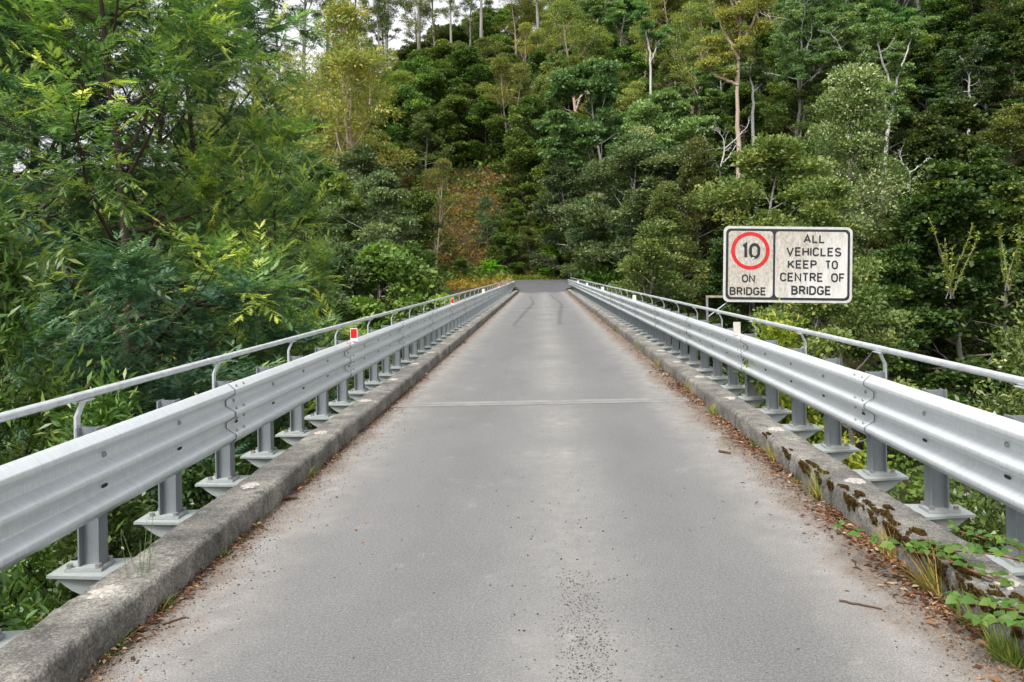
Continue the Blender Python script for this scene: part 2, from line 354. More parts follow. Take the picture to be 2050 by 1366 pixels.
M['lf_nearblue'] = leaf_mat('grey_green_wattle_leaves', (0.035, 0.092, 0.06), (0.098, 0.19, 0.115), (0.28, 0.38, 0.16), 0.3, 0.5, 0.3, 0.08)
M['lf_lance'] = leaf_mat('narrow_shrub_leaves', (0.054, 0.121, 0.024), (0.115, 0.203, 0.035), (0.297, 0.338, 0.081), 0.28, 0.4, 0.5, 0.1)
M['lf_oval'] = leaf_mat('oval_shrub_leaves', (0.054, 0.128, 0.027), (0.142, 0.236, 0.068), (0.378, 0.378, 0.189), 0.25, 0.4, 0.5, 0.1)
M['lf_fine'] = leaf_mat('small_dark_leaves', (0.034, 0.078, 0.018), (0.085, 0.15, 0.034), (0.25, 0.3, 0.08), 0.25, 0.35, 0.6, 0.1)
M['lf_yellow'] = leaf_mat('yellow_green_leaves', (0.085, 0.136, 0.017), (0.204, 0.255, 0.025), (0.391, 0.365, 0.043), 0.35, 0.4, 0.4, 0.08)
M['lf_fern'] = leaf_mat('fern_leaves', (0.054, 0.153, 0.013), (0.117, 0.306, 0.023), (0.216, 0.432, 0.036), 0.4, 0.5, 0.3, 0.08)
M['lf_bracken'] = leaf_mat('rusty_bracken_leaves', (0.1, 0.13, 0.022), (0.36, 0.215, 0.04), (0.5, 0.29, 0.06), 0.25, 0.7, 0.2, 0.05)
M['lf_under'] = leaf_mat('undergrowth_leaves', (0.035, 0.08, 0.012), (0.085, 0.15, 0.02), (0.17, 0.235, 0.03), 0.28, 0.5, 0.3, 0.05)
M['lf_bramble'] = leaf_mat('bramble_leaves', (0.04, 0.095, 0.014), (0.078, 0.17, 0.026), (0.15, 0.25, 0.045), 0.4, 0.5, 0.4, 0.15)

# ------------------------------------------------------------------ terrain
def road_z(y): return 0.62 * sstep(64, 96, y)
def hill_foot(x): return np.where(x > 6, 99 - 0.62 * (np.minimum(x, 50) - 6), 99 + 0.10 * (np.maximum(x, -60) + 0) * -0.2)
def hill_cap(x): return 24 + 24 * sstep(-60, -28, x) + 42 * sstep(-30, -6, x) + 30 * sstep(-6, 30, x)
def T(x, y):
    x = np.asarray(x, float); y = np.asarray(y, float)
    v = sstep(1.0, 15, y) * (1 - sstep(50 + 0.10 * np.abs(x), 70, y))
    z = -1.0 * (1 - sstep(60, 68, y)) - 7.5 * v
    shelf = np.where(y > 60, road_z(y) - 0.06, 0) * sstep(60, 68, y)
    z = z + shelf
    side = sstep(9, 30, x)                                    # on the right the far bank drops straight to the river
    z = z - 3.0 * side * sstep(60, 75, y) * (1 - sstep(80, 95, y))
    d = np.maximum(0, y - hill_foot(x)); cap = hill_cap(x)
    z = z + cap * (1 - np.exp(-0.95 * d / cap))
    bump_ = 0.5 * np.sin(x * 0.31 + y * 0.13) + 0.4 * np.sin(x * 0.17 - y * 0.27 + 1.3)
    z = z + bump_ * (sstep(4, 9, np.abs(x)) * (1 - sstep(72, 78, y) * (1 - sstep(97, 105, y))))
    return z
gx = np.concatenate([np.array([-900, -500, -300, -200]), np.arange(-130, 131, 1.6), np.array([200, 300, 500, 900])])
gy = np.concatenate([np.array([-600, -300, -120, -60]), np.arange(-24, 230, 1.6), np.array([260, 330, 500, 900])])
XX, YY = np.meshgrid(gx, gy); ZZ = T(XX, YY)
nx, ny = len(gx), len(gy)
idx = np.arange(nx * ny).reshape(ny, nx)
Fq = np.stack([idx[:-1, :-1], idx[:-1, 1:], idx[1:, 1:], idx[1:, :-1]], -1).reshape(-1, 4)
ground = obj('ground', np_mesh('ground', np.stack([XX, YY, ZZ], -1).reshape(-1, 3), Fq, M['soil'], True)); ground['kind'] = 'structure'

# ------------------------------------------------------------------ bridge deck, kerbs, joints
Y0, Y1 = -3.0, 62.0
KB, KI, KO, KH = 1.93, 1.90, 2.18, 0.17
deck = obj('road', MB().box(-2.14, 2.14, Y0, Y1, -0.55, 0.0).mesh('road', M['road'])); deck['kind'] = 'structure'
# junction road beyond the bridge: a splayed mouth meeting a cross road
rows = []
for y in np.linspace(62.0, 96, 35):
    hw = 1.98 + 0.0 * y if y < 63 else 1.98 + 2.4 * sstep(68, 80, y) + 6 * sstep(84, 88, y)
    rows.append([(x, y, float(road_z(y)) + 0.004 - 0.03 * (abs(x) > 10)) for x in np.linspace(-hw, hw, 13)])
V = np.array(rows).reshape(-1, 3); ii = np.arange(len(rows) * 13).reshape(len(rows), 13)
Fj = np.stack([ii[:-1, :-1], ii[:-1, 1:], ii[1:, 1:], ii[1:, :-1]], -1).reshape(-1, 4)
fr = obj('junction_road', np_mesh('junction_road', V, Fj, M['far_road'], True)); fr['kind'] = 'structure'

def kerb(sign, name):
    ys = np.concatenate([np.arange(Y0, 9, 0.05), np.arange(9, 20, 0.12), np.arange(20, Y1 + 0.01, 0.5)])
    prof = [(KB - .03, -0.02), (KI - .004, 0.05), (KI - .003, .10), (KI - .001, .138), (KI + .002, .148), (KI + .017, .167), (KI + .026, KH), (KI + .045, KH + .001), (KI + .20, KH + .001), (KO - .014, KH - .001), (KO, KH - .012), (KO, -.1), (KO, -.54)]
    V = []
    for y in ys:
        jn = min(abs(y - 9.78), abs(y - 33.2), abs(y - 56.6))
        for k, (px, pz) in enumerate(prof):
            a = noise.noise(Vector((y * 1.1, sign * 7, 0))) * 0.010 + noise.noise(Vector((y * 6, px * 9 + sign, pz * 12))) * 0.006 + noise.noise(Vector((y * 17, px * 25, pz * 25 + sign))) * 0.009 + random.uniform(-.0022, .0022)
            e = 1.0 if k not in (0, 11, 12) else 0.25
            chip = max(0, noise.noise(Vector((y * 2.3, 4.4 * sign, 1.0))) - 0.25) * 0.05 if k in (3, 4, 5, 6) else 0
            V.append((sign * (px + a * e * 0.7 + chip), y, pz + a * e * 0.6 - chip * 0.7))
    n = len(prof); m = len(ys); I = np.arange(n * m).reshape(m, n)
    Fk = np.stack([I[:-1, :-1], I[1:, :-1], I[1:, 1:], I[:-1, 1:]], -1).reshape(-1, 4)
    if sign < 0: Fk = Fk[:, ::-1]
    o = obj(name, np_mesh(name, np.array(V), Fk, M['concrete'], True)); o['kind'] = 'structure'
    return o
kerb_l, kerb_r = kerb(-1, 'kerb'), kerb(1, 'kerb')
rng = np.random.default_rng(5); random.seed(5)
def blob_sheet(cx, cy, z, rx, ry, rr, n=18, thick=0.004, rough=0.35):
    """thin irregular pat of material"""
    rim = [1 + rough * (rr.random() - 0.5) for _ in range(n)]
    vs = [(cx, cy, z + thick)]
    for sc_, zz in ((0.6, z + thick), (1.0, z - 0.012)):
        for i in range(n):
            a = 2 * math.pi * i / n; vs.append((cx + rx * sc_ * rim[i] * math.cos(a), cy + ry * sc_ * rim[i] * math.sin(a), zz))
    fs = [(0, 1 + i, 1 + (i + 1) % n) for i in range(n)] + [(1 + i, 1 + n + i, 1 + n + (i + 1) % n, 1 + (i + 1) % n) for i in range(n)]
    return vs, fs
for sgn, kb, y_first, step in ((-1, kerb_l, 1.9, 1.82), (1, kerb_r, 1.85, 1.76)):
    k = 0
    while y_first + k * step < 58:
        yy = y_first + k * step
        vs, fs = blob_sheet(sgn * (KI + 0.165), yy, KH + 0.004, 0.075, 0.10, random, rough=.7)
        obj('mortar_patch', MB().add(vs, fs).mesh('mortar_patch', M['mortar']), kb); k += 1
# moss cushions over the right kerb
def moss(cx, cy, cz, rx, ry, rz, seed, parent):
    rr = np.random.default_rng(seed); n = int(5200 * rx * ry / 0.012)
    n = max(300, min(n, 7000))
    a = rr.random(n) * 2 * math.pi; r = np.sqrt(rr.random(n))
    x = cx + rx * r * np.cos(a) * (1 + .3 * np.sin(3 * a + seed)); y = cy + ry * r * np.sin(a) * (1 + .25 * np.cos(4 * a + seed))
    over = np.maximum(0, KI + .02 - x)                      # what hangs over the edge follows the face down
    z = KH - over * 1.5 + rz * .5 * (1 - r ** 2) * (x > KI)
    x = np.where(over > 0, KI - .004 - .014 * (1 - r ** 2) * rr.random(n), x)
    k = np.array([noise.noise(Vector((q * 14, w * 14, seed))) for q, w in zip(x + z, y)]) > -.12 + .25 * (r - .5); x, y, z, n = x[k], y[k], z[k], int(k.sum())
    Pp = np.stack([x, y, z], -1); D = norm(np.stack([rr.normal(-.2, .5, n), rr.normal(0, .5, n), np.ones(n)], -1))
    me = leaf_mesh('moss_cushion', Pp, D, norm(rr.normal(size=(n, 3))), 0.009 + 0.009 * rr.random(n), TPL['diamond'], rr.random(n), M['moss'])
    return props(obj('moss_cushion', me, parent), kind='stuff')

# ------------------------------------------------------------------ leaves
def tpl(v, f): return np.array(v, float), np.array(f, int)
TPL = {}
TPL['diamond'] = tpl([(0, 0, 0), (.5, .3, .06), (1, 0, -.05), (.5, -.3, .06)], [(0, 1, 2, 3)])
TPL['broad'] = tpl([(0, 0, 0), (.45, .42, .08), (1, 0, -.08), (.45, -.42, .08)], [(0, 1, 2, 3)])
TPL['broadl'] = tpl([(0, 0, 0), (.42, .24, .05), (1, 0, -.08), (.42, -.24, .05)], [(0, 1, 2, 3)])
TPL['lance'] = tpl([(0, 0, 0), (.45, .11, .03), (1, 0, -.1), (.45, -.11, .03)], [(0, 1, 2, 3)])
TPL['oval'] = tpl([(0, 0, 0), (.3, .19, .05), (.7, .17, .03), (1, 0, -.08), (.7, -.17, .03), (.3, -.19, .05), (.5, 0, -.02)], [(0, 6, 2, 1), (6, 3, 3, 2), (0, 5, 4, 6), (6, 4, 3, 3)])
TPL['oval'] = tpl([(0, 0, 0), (.3, .19, .05), (.7, .17, .03), (1, 0, -.08), (.7, -.17, .03), (.3, -.19, .05)], [(0, 1, 2, 3), (0, 3, 4, 5)])
def frond_tpl(pairs=8, wide=0.34, w=0.055, sweep=0.16, droop=0.12):
    v, f = [], []
    for i in range(pairs):
        t = 0.12 + 0.86 * i / (pairs - 1); ln = wide * math.sin(math.pi * (0.18 + 0.72 * i / (pairs - 1)) ** 0.9)
        z0 = -droop * t * t
        for s in (1, -1):
            b = len(v); v += [(t - w, 0, z0), (t + w, 0, z0), (t + sweep + .02, s * ln, z0 - .03)]; f.append((b, b + 1, b + 2))
    b = len(v); v += [(0, -.012, 0), (0, .012, 0), (1.02, 0, -droop)]; f.append((b, b + 1, b + 2))
    return tpl(v, f)
TPL['frond'] = frond_tpl(5, .27, .105, .13, .07)
TPL['frond_s'] = frond_tpl(5, .36, .08)
def leaf_mesh(name, P, D, Nn, S, template, tint, material):
    tv, tf = template
    d = norm(D); b = norm(np.cross(Nn, d)); n = np.cross(d, b)
    S = np.asarray(S)[:, None, None]
    V = P[:, None, :] + S * (tv[None, :, 0, None] * d[:, None, :] + tv[None, :, 1, None] * b[:, None, :] + tv[None, :, 2, None] * n[:, None, :])
    k = len(tv); m = len(P)
    Fa = (np.arange(m)[:, None, None] * k + tf[None]).reshape(-1, tf.shape[1])
    return np_mesh(name, V.reshape(-1, 3), Fa, material, False, np.repeat(np.clip(tint, 0, 1), k))

def spray_mesh(name, tips, dirs, seed, material, nspray=2, nf=11, size=.22, twig=.55, young=.2, vary=.5, template='frond'):
    """feathery sprays: fronds set alternately along fine twigs at every branch end"""
    rr = np.random.default_rng(seed); K = len(tips)
    T0 = np.repeat(tips, nspray, 0); Dr = np.repeat(dirs, nspray, 0); K2 = len(T0)
    d = norm(Dr * .8 + rr.normal(0, .55, (K2, 3)) * np.array([1, 1, .6]) + np.array([0, 0, .02])); d[:, 2] = np.clip(d[:, 2], -.5, .6); d = norm(d)
    ln = twig * rr.uniform(.6, 1.3, K2); sk = np.where(rr.random(K2) < young, .45, 0) + vary * rr.random(K2)
    ix = np.repeat(np.arange(K2), nf); j = np.tile(np.arange(nf), K2); t = (j + .3 * rr.random(len(j))) / nf
    sag = np.array([0, 0, -1.0])[None] * (t ** 2 * ln[ix] * .12)[:, None]
    P = T0[ix] + d[ix] * (t * ln[ix])[:, None] + sag
    sd = norm(np.cross(d, np.array([0, 0, 1.0])))[ix] * np.where(j % 2, 1, -1)[:, None]
    spread = (1 - .75 * t ** 2)[:, None]
    D = norm(d[ix] * .75 + sd * spread + rr.normal(0, .18, (len(ix), 3)) + np.array([0, 0, -.03]))
    Nn = norm(np.array([0, 0, 1.0]) + sd * .15 + rr.normal(0, .20, (len(ix), 3)))
    S = size * (1.1 - .45 * t) * (.75 + .5 * rr.random(len(ix)))
    tint = .02 + sk[ix] + .28 * (t - .4) + .12 * rr.random(len(ix))
    return leaf_mesh(name, P, D, Nn, S, TPL[template], tint, material)

# ------------------------------------------------------------------ tree growing
def bend_line(rr, p, d, length, n, wander, up):
    pts = [np.array(p, float)]; d = np.array(d, float)
    for i in range(n):
        d = d + rr.normal(0, wander, 3) + np.array([0, 0, up]); d /= np.linalg.norm(d)
        pts.append(pts[-1] + d * length / n)
    return np.array(pts)
def at_line(P, t):
    i = min(int(t * (len(P) - 1)), len(P) - 2); f = t * (len(P) - 1) - i
    return P[i] * (1 - f) + P[i + 1] * f, norm(P[i + 1] - P[i])
def grow(seed, H=10, r0=0.2, cs=0.3, nl=18, Rr=3.0, prof=None, el=(10, 60), up=0.08, nsub=5, subl=0.45, ntw=2, twl=0.35, wander=0.08, twander=0.03, lean=(0, 0), top=0.97, bare=0, sides=6, fork=0, given=None):
    rr = np.random.default_rng(seed)
    prof = prof or (lambda t: math.sin(math.pi * (0.15 + 0.8 * t)) ** 0.7)
    tr = bend_line(rr, (0, 0, -0.4), (lean[0], lean[1], 1), (H + 0.4) * top, 12, twander, 0.03)
    tr[:, 2] *= (H * top) / max(tr[-1, 2], 0.1)
    rad = r0 * (1 - np.linspace(0, 1, 13) ** 0.9 * 0.88)
    rad[0] *= 1.35
    br = [(tr, rad, sides + 2)]; tips = []
    stems = [(tr, rad, cs)]
    for k in range(fork):
        t = cs * rr.uniform(0.75, 1.2); p, d = at_line(tr, min(t, .8)); az = rr.uniform(0, 6.28)
        ln = H * (1 - t) * rr.uniform(.75, .95)
        L = bend_line(rr, p, norm(np.array([math.cos(az) * .55, math.sin(az) * .55, 1.0])), ln, 9, twander * 1.7, 0.04)
        rl = r0 * 0.62 * (1 - np.linspace(0, 1, 10) * 0.86); br.append((L, rl, sides)); stems.append((L, rl, 0.3))
    if given: stems = given; br = [(p_, r_, sides + 2) for p_, r_, _ in given]
    for si, (st, rd, c0) in enumerate(stems):
        n_l = nl if si == 0 else int(nl * 0.55)
        for i in range(n_l):
            t = (i + rr.random()) / n_l; th = c0 + (1 - c0) * t; th = min(th, .985)
            p, td = at_line(st, th); az = i * 2.399 + rr.normal(0, .4)
            e = R(el[0] + (el[1] - el[0]) * t + rr.normal(0, 9))
            ln = Rr * prof(t) * rr.uniform(.72, 1.15) * (1 if si == 0 else .75)
            d = np.array([math.cos(az) * math.cos(e), math.sin(az) * math.cos(e), math.sin(e)])
            L = bend_line(rr, p, d, ln, 6, wander, up)
            rb = min(float(np.interp(th, np.linspace(0, 1, len(rd)), rd)) * 0.62, 0.02 + ln * 0.022)
            br.append((L, rb * (1 - np.linspace(0, 1, 7) * .8), sides - 1))
            dead = rr.random() < bare
            ns = max(2, int(nsub * (0.5 + 0.6 * ln / Rr)))
            for j in range(ns):
                ts = 0.32 + 0.66 * (j + rr.random()) / ns
                q, qd = at_line(L, min(ts, .99)); dd = norm(qd * 0.9 + rr.normal(0, .55, 3) + np.array([0, 0, .12]))
                sl_ = ln * subl * rr.uniform(.55, 1.1) * (1.15 - .6 * ts)
                S = bend_line(rr, q, dd, sl_, 4, wander * 1.5, up)
                br.append((S, rb * .42 * (1 - np.linspace(0, 1, 5) * .75), sides - 2))
                if dead: continue
                tips.append((S[-1], norm(S[-1] - S[-2])))
                for w in range(ntw):
                    q2, d2 = at_line(S, rr.uniform(.3, .95)); d3 = norm(d2 * .7 + rr.normal(0, .7, 3))
                    tips.append((q2 + d3 * sl_ * twl * rr.uniform(.6, 1.2), d3))
            if not dead: tips.append((L[-1], norm(L[-1] - L[-2])))
        tips.append((st[-1], np.array([0, 0, 1.0])))
    return br, np.array([t[0] for t in tips]), np.array([t[1] for t in tips])
def wood_mesh(name, br, material, minr=0.0):
    Vs, Fs, b = [], [], 0
    for P, rad, s in br:
        if rad[0] < minr: continue
        V, Fa = tube_np(P, rad, max(3, s)); Vs.append(V); Fs.append(Fa + b); b += len(V)
    return np_mesh(name, np.concatenate(Vs), np.concatenate(Fs), material, True)
def crown_mesh(name, tips, dirs, seed, material, rc=0.5, flat=0.7, n=40, size=0.2, template='diamond', shell=0.45, droop=0.0, up=0.5, young=0.12, vary=0.5, rcv=0.5, along=0.0):
    """leaves gathered in clumps round the twig ends"""
    rr = np.random.default_rng(seed); K = len(tips)
    cr = rc * (1 + rcv * (rr.random(K) - .5)); ct = rr.random(K); fresh = rr.random(K) < young
    ix = np.repeat(np.arange(K), np.maximum(3, (n * (cr / rc) ** 2).astype(int))); m = len(ix)
    d = norm(rr.normal(size=(m, 3))); d[:, 2] = np.where(rr.random(m) < .6, np.abs(d[:, 2]), d[:, 2])
    r = rr.random(m) ** shell
    P = tips[ix] + d * (cr[ix] * r)[:, None] * np.array([1, 1, flat]) + dirs[ix] * (along * rr.normal(0, 1, m) * cr[ix])[:, None]
    D = norm(d * .8 + rr.normal(0, .55, (m, 3)) + dirs[ix] * .5 + np.array([0, 0, -droop]))
    Nn = norm(d * .5 + np.array([0, 0, up]) + rr.normal(0, .38, (m, 3)))
    S = size * (0.65 + .7 * rr.random(m))
    tint = 0.12 + vary * ct[ix] + 0.30 * (rr.random(m) - .3) + np.where(fresh[ix], .42, 0)
    return leaf_mesh(name, P - D * S[:, None] * .4, D, Nn, S, TPL[template], tint, material)

PROTO = {}
def proto(key, seeds, H, gp, cp, bark, leaf, minr=0.012):
    PROTO[key] = []
    for s in seeds:
        br, tips, dirs = grow(s, H=H, **gp)
        me_w = wood_mesh(key + '_wood', br, M[bark], minr)
        me_c = crown_mesh(key + '_leaves', tips, dirs, s + 100, M[leaf], **cp) if cp else None
        PROTO[key].append((me_w, me_c, H))
dome = lambda t: (1 - (2 * t - 0.75) ** 2 * 0.45) * (1 - 0.55 * max(0, t - .6) / .4)
cone = lambda t: (1.0 - .72 * t ** 1.6) * (0.75 + .25 * min(1, t * 5))
heads = lambda t: 0.55 + 0.5 * math.sin(math.pi * min(1, .2 + .75 * t))
TPL['gumleaf'] = tpl([(0, 0, 0), (.45, .19, .03), (1, 0, -.1), (.45, -.19, .03)], [(0, 1, 2, 3)])
proto('gum', (1, 2, 3), 22, dict(r0=.28, cs=.26, nl=15, Rr=6.0, prof=dome, el=(30, 66), up=.07, nsub=3, subl=.40, ntw=1, wander=.11, twander=.04, fork=1),
      dict(rc=1.35, flat=.60, n=96, size=.31, template='gumleaf', shell=.27, droop=.15, young=.3, up=.7), 'bk_gum', 'lf_gum', .02)
proto('ridge', (11, 12), 30, dict(r0=.5, cs=.42, nl=15, Rr=4.6, prof=heads, el=(25, 60), up=.06, nsub=4, subl=.4, ntw=1, wander=.12, twander=.02),
      dict(rc=.95, flat=.65, n=64, size=.34, template='gumleaf', shell=.45, droop=.2, young=.1), 'bk_grey', 'lf_ridge', .03)
proto('myrtle', (21, 22, 23), 11, dict(r0=.18, cs=.08, nl=24, Rr=4.0, prof=dome, el=(0, 72), up=.06, nsub=4, subl=.46, ntw=1, wander=.13, twander=.06),
      dict(rc=.95, flat=.60, n=88, size=.25, template='broad', shell=.36, young=.18, up=.7), 'bk_dark', 'lf_myrtle', .03)
proto('olive', (31, 32, 33), 12, dict(r0=.18, cs=.10, nl=24, Rr=3.9, prof=dome, el=(5, 70), up=.06, nsub=4, subl=.45, ntw=1, wander=.12, twander=.05),
      dict(rc=.92, flat=.68, n=92, size=.24, template='diamond', shell=.36, young=.2, up=.7), 'bk_grey', 'lf_olive', .03)
proto('wattle', (41, 42), 15, dict(r0=.17, cs=.34, nl=20, Rr=4.3, prof=dome, el=(12, 50), up=.04, nsub=6, subl=.45, ntw=2, wander=.10, twander=.05),
      dict(rc=.80, flat=.36, n=80, size=.27, template='diamond', shell=.5, young=.12), 'bk_pale', 'lf_wattle', .02)
proto('blue', (51, 52), 11, dict(r0=.14, cs=.10, nl=24, Rr=3.9, prof=dome, el=(2, 60), up=.04, nsub=5, subl=.45, ntw=1, wander=.11, twander=.05),
      dict(rc=.85, flat=.5, n=90, size=.23, template='diamond', shell=.42, young=.15, up=.7), 'bk_pale', 'lf_blue', .02)
proto('blackwood', (61,), 19, dict(r0=.28, cs=.06, nl=34, Rr=6.8, prof=lambda t: (1.0 - .80 * t) * (.8 + .2 * min(1, 4 * t)), el=(-4, 66), up=.06, nsub=4, subl=.40, ntw=1, wander=.09, twander=.05),
      dict(rc=1.55, flat=.58, n=150, size=.24, template='diamond', shell=.24, young=.5, vary=.4, up=.7), 'bk_grey', 'lf_black', .03)
proto('brown', (71,), 12, dict(r0=.16, cs=.06, nl=28, Rr=3.9, prof=lambda t: 1.0 - .55 * t, el=(8, 70), up=.07, nsub=4, subl=.45, ntw=1, wander=.10),
      dict(rc=.85, flat=.85, n=110, size=.21, template='diamond', shell=.4, young=.15, up=.6), 'bk_grey', 'lf_brown', .03)
proto('silver', (81, 82), 19, dict(r0=.34, cs=.40, nl=15, Rr=5.6, prof=lambda t: .8 + .3 * math.sin(3 * t), el=(22, 62), up=.02, nsub=6, subl=.5, ntw=2, wander=.24, twander=.13, fork=2, bare=.22),
      dict(rc=.80, flat=.34, n=48, size=.28, template='diamond', shell=.5, young=.10), 'bk_pale', 'lf_wattle', .012)
proto('dead', (91, 92), 11, dict(r0=.13, cs=.22, nl=13, Rr=3.4, prof=dome, el=(15, 55), up=.0, nsub=6, subl=.55, ntw=0, wander=.26, twander=.14, fork=2), None, 'bk_pale', 'lf_blue', .0)
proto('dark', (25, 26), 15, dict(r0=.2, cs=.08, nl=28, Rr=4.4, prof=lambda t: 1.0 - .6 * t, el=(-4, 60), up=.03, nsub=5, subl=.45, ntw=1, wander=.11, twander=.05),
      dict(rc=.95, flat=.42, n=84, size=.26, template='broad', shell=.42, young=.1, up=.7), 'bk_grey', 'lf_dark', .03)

def place_tree(key, x, y, top_z=None, name='tree', label=None, group=None, cat='tree', wide=1.0, rz=None, var=None, H=None):
    P = PROTO[key]; me_w, me_c, H0 = P[random.randrange(len(P)) if var is None else var % len(P)]
    z = float(T(x, y)) - 0.1
    s = (top_z - z) / H0 if top_z is not None else H / H0
    t = empty(name, (x, y, z), random.uniform(0, 6.28) if rz is None else rz, label, cat, group)
    t.scale = (s * wide, s * wide, s)
    obj('trunk', me_w, t)
    if me_c: obj('crown', me_c, t)
    return t
NAMES = dict(gum='gum_tree', ridge='gum_tree', myrtle='myrtle_tree', olive='forest_tree', wattle='wattle_tree', blue='wattle_tree', blackwood='blackwood_tree', brown='tea_tree', silver='silver_wattle_tree', dead='dead_tree', dark='forest_tree')
def hero(key, px, py, Y, label, wide=1.0, group=None, var=None, rz=None):
    X, Z = unproj(px, py, Y)
    return place_tree(key, X, Y, Z, NAMES[key], label, group, 'tree', wide, rz, var)
taken = []
MARKS = [(1850, 340, 'the bleached branching snag'), (1900, 490, 'the tall yellowish sprigs'), (1990, 600, 'the dark bush at the right edge'), (805, 490, 'the leaning dark wattle'), (1560, 400, 'the top of the sign'), (1250, 560, 'the fourth right delineator'), (1790, 190, 'the twisting white trunk'), (1478, 100, 'the pinkish-trunked gum'), (1302, 90, 'the slim pale-stemmed wattle'), (1942, 180, 'the right-edge white-stemmed tree'), (505, 75, 'the bare-trunked skyline gum'), (832, 60, 'the bright sky gap'), (1577, 530, 'the sign')]
NICK = {'tall yellow-green gum tree with reddish trunk left of the far bridge end': 'the reddish-trunked left gum', 'small leaning yellow-green gum beside the rusty bracken bank': 'the small leaning gum',
 'yellow-topped spreading gum high on the slope above the road end': 'the yellow-topped spreading gum', 'tall pinkish-trunked gum rising directly above the sign': 'the pinkish-trunked gum',
 'yellow-crowned gum just left of the tall pinkish-trunked gum': 'the yellow-crowned gum', 'bright green layered wattle on the slope right of the bridge end': 'the bright layered wattle',
 'broad blackwood with creamy leaf heads towering behind the sign': 'the broad creamy blackwood', 'olive blackwood with pale rounded head left of the sign': 'the pale-headed blackwood',
 'twisting white-trunked tree right of the blackwood': 'the twisting white trunk', 'dark conical tree with layered boughs on the right': 'the dark conical right tree',
 'blue-green bushy wattle under the tall left gum': 'the bushy blue-green wattle', 'blue-green wattle right above the right end of the bridge': 'the blue-green bridge-end wattle',
 'yellow-green gum just right of the feathery near wattle': 'the gum beside the near wattle', 'pale-stemmed green-headed tree between pinkish gum and white trunks': 'the pale-stemmed green-headed tree',
 'blue-green white-stemmed tree near the right edge': 'the right-edge white-stemmed tree', 'dark bush at the top of the bracken bank': 'the bracken bank', 'slim green wattle with pale stem high on the slope': 'the slim pale-stemmed wattle', 'rounded green bush above the left tree fern': 'the left fern bush'}
def H_(key, px, py, Y, label, wide=1.0, **k):
    X, _ = unproj(px, py, Y); taken.append((X, Y)); MARKS.append((px, py + 60, 'the ' + ' '.join(label.split(' ')[:5]).replace('the ', '')) if False else (px, py + 60, NICK.get(label, None)))
    return hero(key, px, py, Y, label, wide, **k)

# trees one can point at
H_('gum', 712, 30, 90, 'tall yellow-green gum tree with reddish trunk left of the far bridge end', 1.0, var=0)
H_('gum', 868, 318, 88, 'small leaning yellow-green gum beside the rusty bracken bank', .95, var=1)
H_('gum', 610, 110, 98, 'yellow-green gum just right of the feathery near wattle', 1.0, var=2)
H_('gum', 1150, 0, 122, 'yellow-topped spreading gum high on the slope above the road end', 1.15, var=2)
H_('gum', 1395, -20, 112, 'yellow-crowned gum just left of the tall pinkish-trunked gum', .95, var=1)
H_('wattle', 1212, 118, 96, 'bright green layered wattle on the slope right of the bridge end', 1.05, var=0)
H_('wattle', 1318, 190, 92, 'green flat-layered wattle between the bright wattle and the pinkish gum', 1.0, var=1)
H_('blue', 735, 372, 74, 'blue-green bushy wattle under the tall left gum', 1.15, var=0)
H_('blue', 785, 430, 70, 'dark blue-green wattle leaning toward the left handrail', 1.0, var=1)
H_('blue', 700, 300, 80, 'grey-green wattle with thin pale stems behind the near wattle', 1.0, var=2)
H_('blue', 1140, 330, 92, 'blue-green wattle right above the right end of the bridge', .95, var=2)
H_('blue', 1178, 420, 84, 'low blue-green bush tree beside the right end of the railing', 1.1, var=0)
H_('blackwood', 1650, 165, 66, 'broad blackwood with creamy leaf heads towering behind the sign', 1.0, var=0, rz=.6)
H_('blackwood', 1255, 272, 86, 'olive blackwood with pale rounded head left of the sign', .85, var=0)
H_('brown', 1395, 318, 72, 'brown-olive tea tree just left of the sign', 1.1, var=0)
H_('brown', 1330, 400, 66, 'low brown tea tree above the right handrail left of the sign', 1.15, var=1)
H_('olive', 1290, 455, 60, 'pale olive bush tree over the right handrail', 1.1, var=0)
H_('silver', 1585, 10, 100, 'pale-stemmed green-headed tree between pinkish gum and white trunks', .9, var=2)
H_('dead', 1500, 340, 80, 'bare bleached dead tree between the gum trunk and blackwood', .9, var=1)
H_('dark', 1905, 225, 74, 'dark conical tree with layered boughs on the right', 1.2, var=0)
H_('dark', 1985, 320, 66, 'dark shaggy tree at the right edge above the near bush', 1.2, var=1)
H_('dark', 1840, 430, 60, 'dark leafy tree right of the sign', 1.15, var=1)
H_('olive', 1700, 500, 44, 'grey-green leafy tree just below the sign right corner', 1.1, var=1)
H_('olive', 1600, 560, 52, 'low dark olive tree beneath the sign', 1.1, var=2)
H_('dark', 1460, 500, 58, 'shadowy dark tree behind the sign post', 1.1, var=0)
H_('olive', 880, 530, 78, 'small bright green bush tree at the left end of the railing', .9, var=2)
H_('myrtle', 812, 492, 62, 'dark upright tree hugging the left handrail far along', .9, var=1)
H_('myrtle', 755, 500, 52, 'dark tree crowding the left handrail behind the bright wattle branch', 1.1, var=0)
